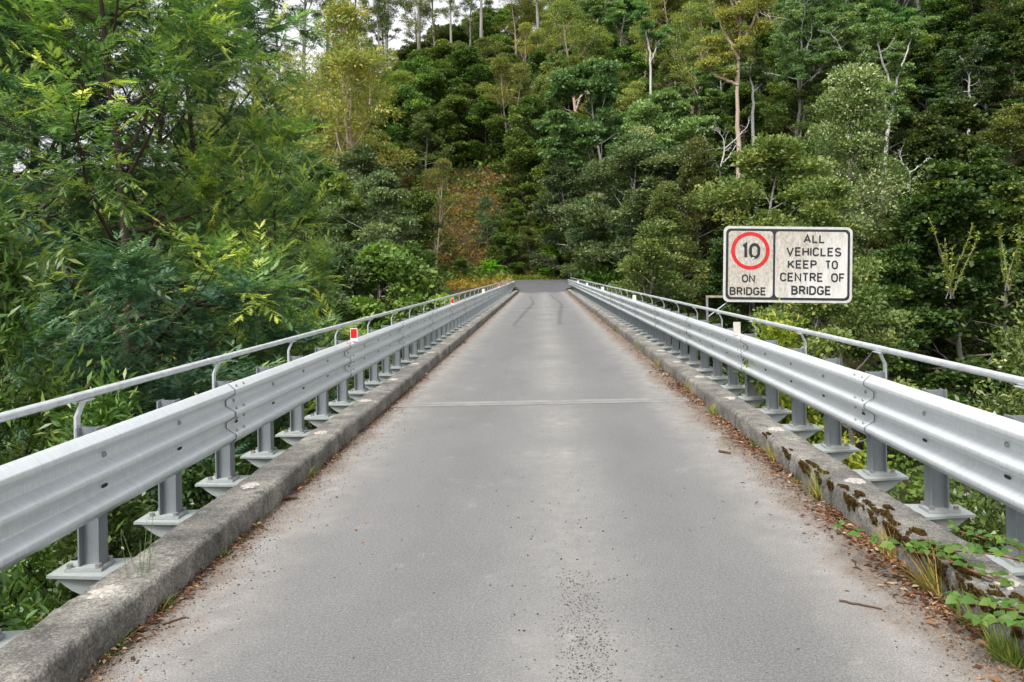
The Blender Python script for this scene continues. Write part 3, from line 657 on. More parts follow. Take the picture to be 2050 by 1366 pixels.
# pale trunks whose forks show clearly: main stems follow their real bends, twigs and leaves are grown on them
def pale_tree(paths, Y, label, r0, seed, leaf='lf_wattle', bark='bk_pale', Rr=2.2, nl=9, rc=.7, n=70, name='silver_wattle_tree', foliage=True, c0s=None):
    rr = np.random.default_rng(seed); stems = []
    b = unproj(*paths[0][0], Y); bz = float(T(b[0], Y)) - .2
    for k, pth in enumerate(paths):
        P3 = []
        for i, (px, py) in enumerate(pth):
            X, Z = unproj(px, py, Y); P3.append((X - b[0], (0 if k == 0 else (.25 * i * (1 if k % 2 else -1))) + rr.normal(0, .12), Z - bz))
        P3 = np.array(P3)
        if k == 0: P3[0] = (0, 0, 0); P3 = np.vstack([P3[:1], P3[1:]])
        tt = np.linspace(0, len(P3) - 1, 16); Q3 = np.stack([np.interp(tt, range(len(P3)), P3[:, i]) for i in range(3)], -1)
        for _ in range(2): Q3[1:-1] = Q3[1:-1] * .5 + (Q3[:-2] + Q3[2:]) * .25
        Q3[1:-1] += rr.normal(0, .05, (14, 3))
        r = r0 * (1 if k == 0 else .6) * (1 - .78 * np.linspace(0, 1, 16)); stems.append((Q3, r, (c0s or [.55] * 9)[k] if k == 0 else .35))
    br, tips, dirs = grow(seed, Rr=Rr, nl=nl, el=(10, 60), up=.03, nsub=5, subl=.55, ntw=1, wander=.2, given=stems, r0=r0, prof=lambda t: .6 + .5 * t, bare=.15)
    t = empty(name, (b[0], Y, bz), 0, label, 'tree'); taken.append((b[0], Y))
    obj('trunk', wood_mesh(name + '_wood', br, M[bark], .008), t)
    if foliage: obj('crown', crown_mesh(name + '_leaves', tips, dirs, seed + 9, M[leaf], rc=rc, flat=.42, n=n, size=.24, shell=.45, young=.15, up=.7), t)
    return t
pale_tree([[(1760, 345), (1767, 290), (1786, 225), (1790, 188), (1777, 150), (1764, 118), (1758, 78), (1745, 50)], [(1790, 188), (1800, 150), (1816, 112), (1830, 75), (1850, 45)], [(1786, 230), (1765, 215), (1758, 185)], [(1772, 250), (1790, 218), (1802, 190)]], 84, 'twisting white-trunked tree right of the blackwood', .23, 201, nl=12)
pale_tree([[(1694, 320), (1701, 240), (1696, 190), (1698, 150), (1688, 112), (1680, 85), (1660, 60)], [(1698, 185), (1716, 150), (1728, 112), (1738, 95)], [(1699, 200), (1672, 165), (1668, 120)]], 88, 'white-limbed tree rising behind the blackwood top', .19, 202, nl=11)
pale_tree([[(1515, 350), (1507, 240), (1508, 185), (1500, 150), (1510, 110)], [(1508, 185), (1528, 165), (1545, 140)]], 90, 'pale bent-stemmed tree close right of the pinkish gum', .22, 203, nl=7)
pale_tree([[(1302, 210), (1303, 130), (1300, 90), (1290, 55), (1296, 20)], [(1303, 125), (1318, 85), (1335, 60)]], 112, 'slim green wattle with pale stem high on the slope', .2, 204)
pale_tree([[(1478, 470), (1480, 330), (1476, 200), (1481, 80), (1484, -60)], [(1479, 120), (1450, 60), (1430, 10)], [(1481, 95), (1510, 40), (1520, -10)], [(1478, 170), (1430, 150), (1400, 105)], [(1480, 60), (1462, 0), (1455, -40)]], 86, 'tall pinkish-trunked gum rising directly above the sign', .34, 205, 'lf_gum', 'bk_gum', 2.6, 12, 1.0, 90, 'gum_tree', True, [.62])
pale_tree([[(1942, 330), (1938, 255), (1945, 200), (1940, 160), (1950, 120)], [(1940, 230), (1962, 200), (1968, 165)]], 84, 'blue-green white-stemmed tree near the right edge', .2, 206, 'lf_blue')
pale_tree([[(1430, 400), (1440, 340), (1452, 290), (1440, 262)], [(1440, 340), (1420, 300), (1412, 268)], [(1445, 330), (1470, 300), (1478, 270)], [(1436, 360), (1400, 335), (1405, 300)], [(1450, 300), (1490, 262), (1502, 240)]], 80, 'bare grey tangle of dead limbs left of the pinkish gum trunk', .12, 207, foliage=False, name='dead_tree', Rr=1.6, nl=8)
pale_tree([[(1810, 400), (1822, 350), (1800, 322), (1806, 300)], [(1822, 345), (1850, 330), (1862, 312), (1890, 325)], [(1815, 370), (1838, 352), (1858, 345)]], 66, 'bare white branching snag right of the blackwood', .10, 208, foliage=False, name='dead_tree', Rr=1.2, nl=6)
# tall gums on the skyline
for i, (px, py, w) in enumerate([(505, -230, 1.0), (832, -190, .9), (765, -160, .9), (958, -170, .9), (600, -120, .9), (650, -170, .8), (450, -120, .9), (560, -60, .8), (700, -120, .8), (900, -110, .8), (1075, -150, 1.0)]):
    pos = ['tall bare-trunked gum against white sky above the near wattle', 'grey gum trunk against the brightest sky gap', 'thin skyline gum just left of the bright sky gap', 'pale-trunked skyline gum right of the bright sky gap'][i] if i < 4 else ['skyline gum above the gum beside the near wattle', 'thin-crowned skyline gum left of the reddish-trunked left gum', 'skyline gum seen through the top of the near wattle', 'short skyline gum between bare-trunked skyline gum and near wattle edge', 'thin-crowned skyline gum above the reddish-trunked left gum', 'skyline gum just right of the bright sky gap', 'rightmost skyline gum, beside the yellow-topped spreading gum'][i - 4]
    H_('ridge', px, py, 150 + 5 * (i % 3), pos, w, group='gums along the skyline')

# the forest that covers the slope
ZONES = {'myrtle': ('dark green tree', 'dark myrtles massed on the slope'), 'olive': ('olive green tree', 'olive trees on the slope'), 'wattle': ('bright green wattle', 'wattles on the slope'),
         'blue': ('blue-green wattle', 'blue-green wattles on the slope'), 'gum': ('yellow-green gum', 'gums on the slope'), 'brown': ('brownish tea tree', 'tea trees on the slope'), 'dark': ('dark layered tree', 'dark layered trees on the slope'), 'silver': ('white-stemmed tree', 'white-stemmed trees on the slope'), 'ridge': ('tall thin gum', 'thin gums near the skyline')}
def words(a): return len(a.replace('-', ' ').split())
def fit(lb):
    for cut in ('well ', 'close ', 'above and ', 'below and ', 'in the '):
        if words(lb) > 16: lb = lb.replace(cut, '', 1)
    return lb
def near_words(px, py):
    d = min((m for m in MARKS if m[2]), key=lambda m: (m[0] - px) ** 2 + (m[1] - py) ** 2)
    dx, dy = px - d[0], py - d[1]; r = math.hypot(dx, dy)
    v = 'above' if dy < -25 else 'below' if dy > 25 else ''; h = 'left' if dx < -25 else 'right' if dx > 25 else ''
    rel = f'{v} and {h} of' if v and h else v if v else f'{h} of' if h else 'beside'
    return ('close ' if r < 75 else '' if r < 150 else 'well ') + rel + ' ' + d[2]
def zone_words(px, py):
    h = 'high on' if py < 130 else ('midway up' if py < 300 else 'low on')
    s = 'the slope left of the road end' if px < 880 else ('the slope straight above the road end' if px < 1180 else ('the slope between road end and sign' if px < 1450 else 'the shaded slope at the right'))
    return f'packed {h} {s}'
fr_ = random.Random(77)
count = 0
yy = 70.0
while yy < 185:
    step = 5.0 + max(0, yy - 99) * 0.022
    xx = -75.0
    while xx < 85:
        x = xx + fr_.uniform(-1.7, 1.7); y = yy + fr_.uniform(-1.8, 1.8); xx += step
        if y < float(hill_foot(x)) + 1.0: continue
        if -21 < x < -2.5 and y < 117: continue                       # open bracken bank
        if any((x - a) ** 2 + (y - b) ** 2 < 7 for a, b in taken): continue
        g0 = float(T(x, y))
        px, py = proj(x, y, g0 + 10)
        if px < 380 or px > 2150 or py < -90 or (x < 8 and y < 99): continue
        if (1425 < px < 1515 and y < 100 and py > 150) or (1660 < px < 1820 and y < 92) or (1920 < px < 1965 and 74 < y < 84): continue      # keep the pale trunks in sight
        u = fr_.random()
        if px < 760: key = 'gum' if u < .28 else 'olive' if u < .65 else 'blue' if u < .8 else 'myrtle'
        elif px < 1130: key = 'myrtle' if u < .74 else 'olive' if u < .92 else 'gum'
        elif px < 1400: key = 'wattle' if u < .22 else 'olive' if u < .5 else 'gum' if u < .62 else 'myrtle' if u < .92 else 'brown'
        elif px < 1800: key = 'olive' if u < .3 else 'wattle' if u < .5 else 'myrtle' if u < .78 else 'silver' if u < .85 and px < 1650 else 'dark'
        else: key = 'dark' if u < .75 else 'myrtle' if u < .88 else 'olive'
        v_ = fr_.random()
        if 1000 < px < 1620 and py < 130 and v_ < .42: key = 'gum'
        elif 1420 < px < 1950 and py < 210 and v_ < .2: key = 'silver'
        hh = {'gum': 14, 'silver': 13, 'wattle': 11}.get(key, 9.5) * fr_.uniform(.75, 1.25)
        if px < 1000 and py < 150 and fr_.random() < .25: key = 'ridge'; hh = fr_.uniform(17, 26)
        nm, grp = ZONES[key]
        place_tree(key, x, y, None, NAMES[key], fit(f'{nm} {near_words(px, py)}'), grp, 'tree', fr_.uniform(1.0, 1.45), fr_.uniform(0, 6.28), fr_.randrange(3), hh)
        count += 1
    yy += step * .92
# right bank below the slope: trees rising from the river flat
yy = 52.0
while yy < 100:
    xx = 9.0
    while xx < 70:
        x = xx + fr_.uniform(-1.8, 1.8); y = yy + fr_.uniform(-1.8, 1.8); xx += 6.0
        if y > float(hill_foot(x)) + 1 or x < 8 + max(0, 74 - y) * .1: continue
        px, py = proj(x, y, float(T(x, y)) + 8)
        if px > 2130 or any((x - a) ** 2 + (y - b) ** 2 < 8 for a, b in taken): continue
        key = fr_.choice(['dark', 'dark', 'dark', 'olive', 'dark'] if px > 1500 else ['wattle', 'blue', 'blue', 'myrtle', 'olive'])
        place_tree(key, x, y, None, NAMES[key], fit(f'{ZONES[key][0]} in the gully {near_words(px, py)}'), 'trees in the gully right of the bridge', 'tree', fr_.uniform(1.0, 1.35), None, fr_.randrange(3), fr_.uniform(9, 16))
        count += 1
    yy += 6.0
# left bank behind the near wattles
yy = 34.0
while yy < 98:
    xx = -52.0
    while xx < -7:
        x = xx + fr_.uniform(-1.8, 1.8); y = yy + fr_.uniform(-1.8, 1.8); xx += 6.5
        if x > -5.5 - max(0, 60 - y) * .0 or (y > 76 and x > -9): continue
        if 77 < y < 98 and x > -9: continue
        px, py = proj(x, y, float(T(x, y)) + 8)
        if px < 200 or any((x - a) ** 2 + (y - b) ** 2 < 8 for a, b in taken): continue
        key = fr_.choice(['olive', 'blue', 'myrtle', 'myrtle'])
        place_tree(key, x, y, None, NAMES[key], fit(f'{ZONES[key][0]} in the gully {near_words(px, py)}'), 'trees in the gully left of the bridge', 'tree', fr_.uniform(.9, 1.2), None, fr_.randrange(3), fr_.uniform(8, 12))
        count += 1
    yy += 6.5

# ------------------------------------------------------------------ undergrowth (uncountable)
def scatter(name, n, region, hgt, size, template, material, seed, keep=None, spread=0.6, per=14):
    rr = np.random.default_rng(seed)
    x = rr.uniform(region[0], region[1], n); y = rr.uniform(region[2], region[3], n)
    if keep is not None: k = keep(x, y); x, y = x[k], y[k]
    z = T(x, y); h = hgt * (0.35 + .9 * rr.random(len(x)))
    ix = np.repeat(np.arange(len(x)), per); m = len(ix)
    d = norm(rr.normal(size=(m, 3))); d[:, 2] = np.abs(d[:, 2])
    P = np.stack([x[ix], y[ix], z[ix]], -1) + d * np.stack([h[ix] * spread, h[ix] * spread, h[ix]], -1) * (rr.random(m) ** .4)[:, None]
    ct = rr.random(len(x))
    me = leaf_mesh(name, P, norm(d + rr.normal(0, .5, (m, 3))), norm(d * .5 + [0, 0, .6] + rr.normal(0, .4, (m, 3))), size * (.6 + .8 * rr.random(m)), TPL[template], .1 + .5 * ct[ix] + .35 * (rr.random(m) - .2), material)
    o = obj(name, me); o['kind'] = 'stuff'; return o
scatter('undergrowth', 8000, (-60, 75, 60, 150), 2.4, .5, 'broad', M['lf_under'], 301, lambda x, y: (y > hill_foot(x) + .4) & ~((x > -13) & (x < -2) & (y < 112)) | ((np.abs(x) > 9) & (y < 78)), .8, 10)
scatter('gully_undergrowth', 5200, (-42, 46, 2, 62), 1.7, .26, 'broad', M['lf_under'], 302, lambda x, y: (np.abs(x) > 3.4) & (np.abs(x) < y * .75 + 6), .7, 12)
scatter('bracken', 1050, (-20, 0, 98.2, 118), .9, .36, 'frond_s', M['lf_bracken'], 303, lambda x, y: np.sin(x * 1.3 + y) > -1.2 + .12 * (x + 6), .8, 10)
scatter('bank_scrub', 300, (-15, 2, 99, 121), 1.5, .34, 'broad', M['lf_under'], 309, lambda x, y: np.sin(x * .8 + y * .9) > .15, .7, 16)
scatter('roadside_scrub', 900, (-7, 9, 97.2, 108), 1.3, .34, 'broad', M['lf_under'], 304, lambda x, y: np.sin(x * .9 + y * .7) > -.1, .6, 18)
scatter('slash_and_bracken', 420, (-15, -3.4, 70, 85), 1.0, .34, 'frond_s', M['lf_bracken'], 306, None, .8, 10)
scatter('road_end_scrub', 520, (-18, -4.2, 76, 97), 1.7, .36, 'broad', M['lf_under'], 307, lambda x, y: np.sin(x * 1.1 + y * .6) > -.5, .7, 16)
scatter('road_end_scrub', 620, (4.4, 20, 74, 97), 2.2, .36, 'broad', M['lf_under'], 308, None, .7, 16)
scatter('verge_grass', 900, (-9, 9, 96.2, 98.4), .45, .4, 'lance', M['lf_yellow'], 305, None, .5, 8)
def bank_bush(px, py, Y, key, label, wide=1.0): H_(key, px, py, Y, label, wide)
bank_bush(1185, 470, 82, 'olive', 'round olive bush at the right end of the railing', 1.3)
bank_bush(1150, 500, 90, 'myrtle', 'dark green bush in the corner where the right rail meets the road', 1.4)
bank_bush(920, 520, 79, 'myrtle', 'low green bush beside the rusty slash at the left rail end', 1.4)
bank_bush(975, 395, 104, 'blue', 'thin grey-green sapling on the bracken bank', .7)
bank_bush(1010, 470, 99.5, 'myrtle', 'rounded green bush above the left tree fern', 1.3)
bank_bush(1060, 455, 100.5, 'olive', 'green bush on the bank above the road end', 1.2)
bank_bush(1110, 455, 99.5, 'myrtle', 'leafy green bush above the right tree fern', 1.3)
bank_bush(1035, 400, 106, 'myrtle', 'dark bush at the top of the bracken bank', 1.1)

# ferns at the road end
def fern(px, py, Y, n, ln, label, seed):
    X, Z = unproj(px, py, Y); z = float(T(X, Y)); rr = np.random.default_rng(seed)
    t = empty('fern', (X, Y, z), 0, label, 'fern')
    hgt = max(.15, Z - z - ln * .35)
    obj('stem', MB().tube([(0, 0, -.2), (0, 0, hgt)], .1, 7).mesh('fern_stem', M['bk_dark'], True), t)
    for k in range(n):
        az = 2.4 * k + rr.normal(0, .2); e = R(rr.uniform(35, 75)); L = bend_line(rr, (0, 0, hgt), (math.cos(az) * math.cos(e), math.sin(az) * math.cos(e), math.sin(e)), ln, 12, .02, -.13)
        Pq, Dq, Sq = [], [], []
        for i in range(1, 13):
            d = norm(L[i] - L[i - 1]); s = np.cross(d, [0, 0, 1.0]); s = norm(s)
            w = ln * .26 * math.sin(math.pi * (i / 13) ** .8)
            for j in (0, .5):
                for sg in (1, -1): Pq.append(L[i - 1] + (L[i] - L[i - 1]) * j); Dq.append(s * sg + d * .35 + np.array([0, 0, -.1])); Sq.append(w)
        me = leaf_mesh('frond', np.array(Pq), np.array(Dq), np.tile([0, 0, 1.0], (len(Pq), 1)), np.array(Sq), TPL['lance'], np.full(len(Pq), rr.uniform(.3, .9)), M['lf_fern'])
        obj('frond', me, t)
fern(983, 530, 78, 15, 2.0, 'bright lime-green fern at the left end of the railing', 1)
fern(1108, 498, 96.4, 14, 2.6, 'bright green tree fern right of centre at the road end', 2)
fern(1095, 540, 96.6, 10, 1.3, 'low bright fern at the road edge below the tree fern', 3)

# ------------------------------------------------------------------ near vegetation
NW = {}
def wattle_proto(key, seed, H, Rr, cs, dense, nl, n, size, leaf, young, el=(0, 45), twig=.6):
    br, tips, dirs = grow(seed, H=H, r0=.05 + H * .0085, cs=cs, nl=nl, Rr=Rr, prof=lambda t: 1.0 - .55 * t, el=el, up=.012, nsub=dense, subl=.42, ntw=4, twl=.5, wander=.10, twander=.035)
    NW[key] = (wood_mesh(key + '_wood', br, M['bk_dark'], .006), spray_mesh(key + '_leaves', tips, dirs, seed + 7, M[leaf], 2, n, size, twig, young), H)
wattle_proto('wattle_a', 501, 15, 4.6, .24, 7, 30, 16, .185, 'lf_near', .30, twig=.75)
wattle_proto('wattle_b', 503, 9, 3.0, .2, 7, 26, 14, .15, 'lf_near', .34, twig=.5)
wattle_proto('wattle_c', 504, 6, 2.2, .15, 6, 24, 12, .135, 'lf_nearblue', .14, twig=.42)
NW['wattle_d'] = (NW['wattle_a'][0], None, 15)
NW['wattle_d'] = (NW['wattle_a'][0], NW['wattle_a'][1], 15)      # same growth, greyer leaf
def near_wattle(key, x, y, top, label, rz=0, wide=1.0):
    w_, c_, H = NW[key]; z = zl(x, y) - .1; k = (top - z) / H
    t = empty('feathery_wattle', (x, y, z), rz, label, 'tree'); t.scale = (k * wide, k * wide, k)
    obj('trunk', w_, t); c = obj('crown', c_, t)
    if key == 'wattle_d': c.material_slots[0].link = 'OBJECT'; c.material_slots[0].material = M['lf_nearblue']
    return t
zl = lambda x, y: float(T(x, y))
near_wattle('wattle_a', -7.3, 14.0, 8.8, 'big feathery bright green wattle with dark trunk beside the left rail', 0, .86)
near_wattle('wattle_d', -12.0, 17.0, 11.0, 'dark feathery wattle filling the left edge behind the narrow-leaved shrub', 2.1)
near_wattle('wattle_b', -5.7, 16.5, 4.1, 'lower bright wattle whose boughs reach toward the left handrail', .4, .64)
near_wattle('wattle_d', -10.0, 20.5, 9.8, 'grey-green wattle closing the gap behind the big near wattle', 3.3, .95)
near_wattle('wattle_a', -14.5, 21.5, 12.5, 'tall feathery wattle at the upper left corner', 1.4, .95)
near_wattle('wattle_c', -5.7, 10.6, 1.3, 'low grey-green feathery wattle just behind the left handrail', 1.0, .95)
near_wattle('wattle_d', -8.4, 11.0, 4.2, 'taller grey-green feathery wattle behind the narrow-leaved shrub', 2.5, .9)
near_wattle('wattle_c', -5.2, 12.6, 1.15, 'feathery wattle in front of the low dark boughs near the nearest red delineator', 5.2, 1.0)
near_wattle('wattle_b', -4.5, 13.0, .45, 'small feathery wattle poking through the left rail posts', 3.0, .62)
near_wattle('wattle_c', 4.4, 6.4, -.40, 'grey-green feathery wattle low behind the nearest right posts', 4.0)
near_wattle('wattle_d', -13.0, 19.5, 8.0, 'grey-green wattle low at the left edge behind the dark feathery one', 5.6, .95)
near_wattle('wattle_d', -16.5, 22.0, 10.5, 'grey-green wattle filling the far left sky gap', .7, 1.0)
near_wattle('wattle_d', -17.0, 26, 15, 'tall dark wattle behind the left edge trees', 4.0)
near_wattle('wattle_a', -10.8, 24, 11.5, 'tall green wattle with sky showing through behind the big near wattle', 5.0, .9)

def shrub(name, x, y, H, label, seed, leaf, template, size, n, Rr, rc, nl=20, el=(15, 75), flat=.9, young=.2, up=.10, bark='bk_dark', nsub=5, droop=0, along=.8):
    z = zl(x, y) - .05
    br, tips, dirs = grow(seed, H=H - z, r0=.03 + .012 * (H - z), cs=.12, nl=nl, Rr=Rr, prof=lambda t: 1 - .5 * t, el=el, up=up, nsub=nsub, subl=.5, ntw=3, twl=.5, wander=.08, twander=.05, sides=5)
    t = empty(name, (x, y, z), 0, label, 'shrub')
    obj('stem', wood_mesh(name + '_wood', br, M[bark], .003), t)
    obj('foliage', crown_mesh(name + '_leaves', tips, dirs, seed + 3, M[leaf], rc=rc, flat=flat, n=n, size=size, template=template, shell=.7, up=.35, young=young, vary=.4, along=along, droop=droop), t)
    return t
shrub('narrow_leaved_shrub', -5.6, 7.6, 1.75, 'olive shrub with narrow upright leaves at the left edge', 601, 'lf_lance', 'lance', .14, 30, 1.5, .24, 26)
shrub('narrow_leaved_shrub', -4.5, 7.0, .35, 'low narrow-leaved shrub below the left handrail', 602, 'lf_lance', 'lance', .12, 28, 1.0, .22, 20)
shrub('oval_leaved_shrub', -4.35, 5.2, .82, 'pale-tipped shrub with oval leaves at far left under the handrail', 603, 'lf_oval', 'oval', .10, 22, .8, .17, 24)
shrub('oval_leaved_shrub', -3.55, 4.5, -.28, 'glossy oval-leaved shrub under the nearest left rail', 604, 'lf_oval', 'oval', .085, 26, .75, .16, 22, young=.06)
shrub('oval_leaved_shrub', -3.3, 3.5, -.38, 'dark oval-leaved shrub in the bottom left corner by the kerb', 605, 'lf_oval', 'oval', .08, 26, .7, .15, 20, young=.04)
shrub('fine_leaved_shrub', -3.7, 6.4, -.35, 'dark fine-leaved shrub behind the second left rail posts', 606, 'lf_fine', 'broadl', .06, 32, .8, .16, 22, young=.1)
shrub('fine_leaved_shrub', -3.75, 8.6, -.2, 'dark small-leaved shrub behind the left rail posts farther along', 607, 'lf_fine', 'broadl', .07, 28, .9, .18, 22, young=.1)
shrub('fine_leaved_shrub', 6.5, 11.0, 1.9, 'dark glossy small-leaved bush at the right edge', 611, 'lf_fine', 'broadl', .085, 36, 2.0, .26, 34, young=.16, el=(5, 70))
shrub('fine_leaved_shrub', 5.9, 9.6, .65, 'dense dark small-leaved bush below the right handrail', 612, 'lf_fine', 'broadl', .075, 36, 1.6, .24, 30, young=.10)
shrub('fine_leaved_shrub', 8.3, 12.6, 2.6, 'tall dark small-leaved bush at far right', 613, 'lf_fine', 'broadl', .09, 35, 2.2, .28, 34, young=.14)
shrub('fine_leaved_shrub', 5.1, 8.6, -.1, 'dark leafy bush between right handrail and beam', 614, 'lf_fine', 'broadl', .07, 32, 1.1, .2, 24, young=.1)
shrub('yellow_green_bush', 3.85, 8.9, .66, 'bright yellow-green bush behind the right handrail', 615, 'lf_yellow', 'oval', .10, 34, .8, .2, 22, young=.45)
shrub('fine_leaved_shrub', 3.7, 5.0, -.5, 'fine-leaved shrub low behind the nearest right posts', 617, 'lf_lance', 'lance', .08, 36, .7, .17, 20, young=.1)
shrub('fine_leaved_shrub', 4.3, 13.5, -.3, 'dark small-leaved shrub below the sign end of the railing', 618, 'lf_fine', 'broadl', .08, 28, 1.0, .2, 20)
# tall yellow sprigs above the right bush
def sprig(x, y, z0, z1, label, seed):
    rr = np.random.default_rng(seed); t = empty('leafy_sprig', (x, y, z0), 0, label, 'plant')
    mb = MB(); P, D = [], []
    for k in range(5):
        az = rr.uniform(0, 6.28); L = bend_line(rr, (rr.normal(0, .08), rr.normal(0, .08), 0), (math.cos(az) * .35, math.sin(az) * .35, 1), (z1 - z0) * rr.uniform(.6, 1.0), 12, .06, .03)
        mb.tube(L, np.linspace(.008, .003, 13), 4)
        for i in range(110):
            q, d = at_line(L, rr.uniform(.1, 1)); P.append(q); D.append(norm(d * .8 + rr.normal(0, .5, 3)))
    obj('stem', mb.mesh('sprig_stem', M['bk_grey']), t)
    obj('foliage', leaf_mesh('sprig_leaves', np.array(P), np.array(D), norm(rr.normal(size=(len(P), 3))), rr.uniform(.035, .065, len(P)), TPL['oval'], rr.random(len(P)), M['lf_yellow']), t)
X, Z = unproj(1900, 425, 12); sprig(X, 12, Z - 1.3, Z, 'tall yellowish leafy sprigs rising above the dark right bush', 1)
X, Z = unproj(2020, 415, 11.5); sprig(X, 11.5, Z - 1.2, Z, 'yellowish sprigs at the far right edge', 2)

# ------------------------------------------------------------------ guard rails
BX, BT, BB = 2.58, 0.730, 0.224
def beam_profile():
    pts = [(0.012, .000), (-.004, .012), (-.050, .010)]  # placeholder, replaced below
    ctrl = [(.062, .000), (.046, .008)]
    for k in range(3):                       # rounded ridge, long slopes, flat valley
        c = .066 + .187 * k
        ctrl += [(.012, c - .026), (.003, c - .018), (.0, c - .009), (.0, c + .009), (.003, c + .018), (.012, c + .026)]
        if k < 2:
            v = c + .0935
            ctrl += [(.074, v - .031), (.081, v - .025), (.083, v - .017), (.083, v + .017), (.081, v + .025), (.074, v + .031)]
    ctrl += [(.046, .498), (.062, .506)]
    return [(d, z) for d, z in ctrl]
PROF = beam_profile()
def smooth_prof(ctrl, k=2):
    c = np.array(ctrl)
    for _ in range(k):
        q = [c[0]]
        for a, b in zip(c[:-1], c[1:]): q += [a * .75 + b * .25, a * .25 + b * .75]
        q.append(c[-1]); c = np.array(q)
    return c
SP = smooth_prof(PROF, 1)
def panel_mesh(sgn, L=4.30):
    """one pressed steel length, origin at its near end; near end laps 7 mm over the panel before it"""
    segs = 9; V = []
    n = len(SP)
    for back in (0, 1):
        for i in range(segs + 1):
            y = L * i / segs; off = 0.012 * (1 - i / segs)
            for d, z in SP: V.append((sgn * (BX + d - off + back * .006), y, BB + z))
    Fs = []
    def id_(b, i, j): return (b * (segs + 1) + i) * n + j
    for i in range(segs):
        for j in range(n - 1):
            Fs.append((id_(0, i, j), id_(0, i + 1, j), id_(0, i + 1, j + 1), id_(0, i, j + 1)))
            Fs.append((id_(1, i, j + 1), id_(1, i + 1, j + 1), id_(1, i + 1, j), id_(1, i, j)))
        for j in (0, n - 1): Fs.append((id_(0, i, j), id_(1, i, j), id_(1, i + 1, j), id_(0, i + 1, j)))
    for i in (0, segs):
        for j in range(n - 1): Fs.append((id_(0, i, j), id_(0, i, j + 1), id_(1, i, j + 1), id_(1, i, j)))
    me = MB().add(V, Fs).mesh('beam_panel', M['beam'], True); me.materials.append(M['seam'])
    for p in me.polygons:                    # cut edge of the lapped end, coloured dark as the splice gap's shadow
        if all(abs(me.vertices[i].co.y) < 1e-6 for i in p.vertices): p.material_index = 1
    return me
def bolt_mesh(sgn, r=.017, h=.012):
    vs = []; s = 10
    for k, (rr, hh) in enumerate(((r, 0), (r * .95, h * .5), (r * .55, h))):
        vs += [(-sgn * hh, rr * math.cos(2 * math.pi * i / s), rr * math.sin(2 * math.pi * i / s)) for i in range(s)]
    fs = [(k * s + i, k * s + (i + 1) % s, (k + 1) * s + (i + 1) % s, (k + 1) * s + i) for k in (0, 1) for i in range(s)] + [tuple(range(2 * s, 3 * s))]
    return MB().add(vs, fs).mesh('bolt', M['bolt'], True)
def slot_mesh(sgn):
    pts = [(.022 * math.cos(a) + (.012 if math.cos(a) > 0 else -.012), .011 * math.sin(a)) for a in np.linspace(0, 2 * math.pi, 14, endpoint=False)]
    return MB().prism(pts, -.001 * sgn, .001 * sgn, 'x').mesh('slot', M['slot'])
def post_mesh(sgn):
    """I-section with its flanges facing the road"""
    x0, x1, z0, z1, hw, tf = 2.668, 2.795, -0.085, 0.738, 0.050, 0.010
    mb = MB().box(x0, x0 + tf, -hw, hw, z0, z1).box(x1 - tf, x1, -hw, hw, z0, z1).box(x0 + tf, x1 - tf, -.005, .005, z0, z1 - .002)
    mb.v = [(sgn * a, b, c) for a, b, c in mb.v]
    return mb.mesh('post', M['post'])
def mirrored(mb, sgn):
    mb.v = [(sgn * a, b, c) for a, b, c in mb.v]; return mb
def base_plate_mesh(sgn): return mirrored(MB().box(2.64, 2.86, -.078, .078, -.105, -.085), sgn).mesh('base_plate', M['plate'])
def bracket_mesh(sgn):
    """tapered steel shelf bolted to the outside of the deck, on two gussets"""
    mb = MB().prism([(2.17, -.20), (2.94, -.12), (2.94, .12), (2.17, .20)], -.125, -.107, 'z')
    for s in (-1, 1): mb.prism([(2.185, -.125), (2.90, -.125), (2.80, -.20), (2.185, -.50)], s * .105 - .006, s * .105 + .006, 'y')
    return mirrored(mb, sgn).mesh('bracket', M['plate'])
def nut_mesh():
    p = [(.02 * math.cos(a), .02 * math.sin(a)) for a in np.linspace(0, 2 * math.pi, 6, endpoint=False)]
    return MB().prism(p, 0, .022, 'z').mesh('nut', M['bolt'])
def stanchion_mesh(sgn):
    x = 2.812
    path = [(x, .56), (x, .80), (2.775, .885), (2.775, .905)]
    mb = MB(); t = .008
    poly = [(a - t, b) for a, b in path] + [(a + t, b) for a, b in path[::-1]]
    mb.prism(poly, -.022, .022, 'y'); mb.box(2.74, 2.81, -.07, .07, .893, .900)
    return mirrored(mb, sgn).mesh('stanchion', M['pipe'])
NUT = nut_mesh()
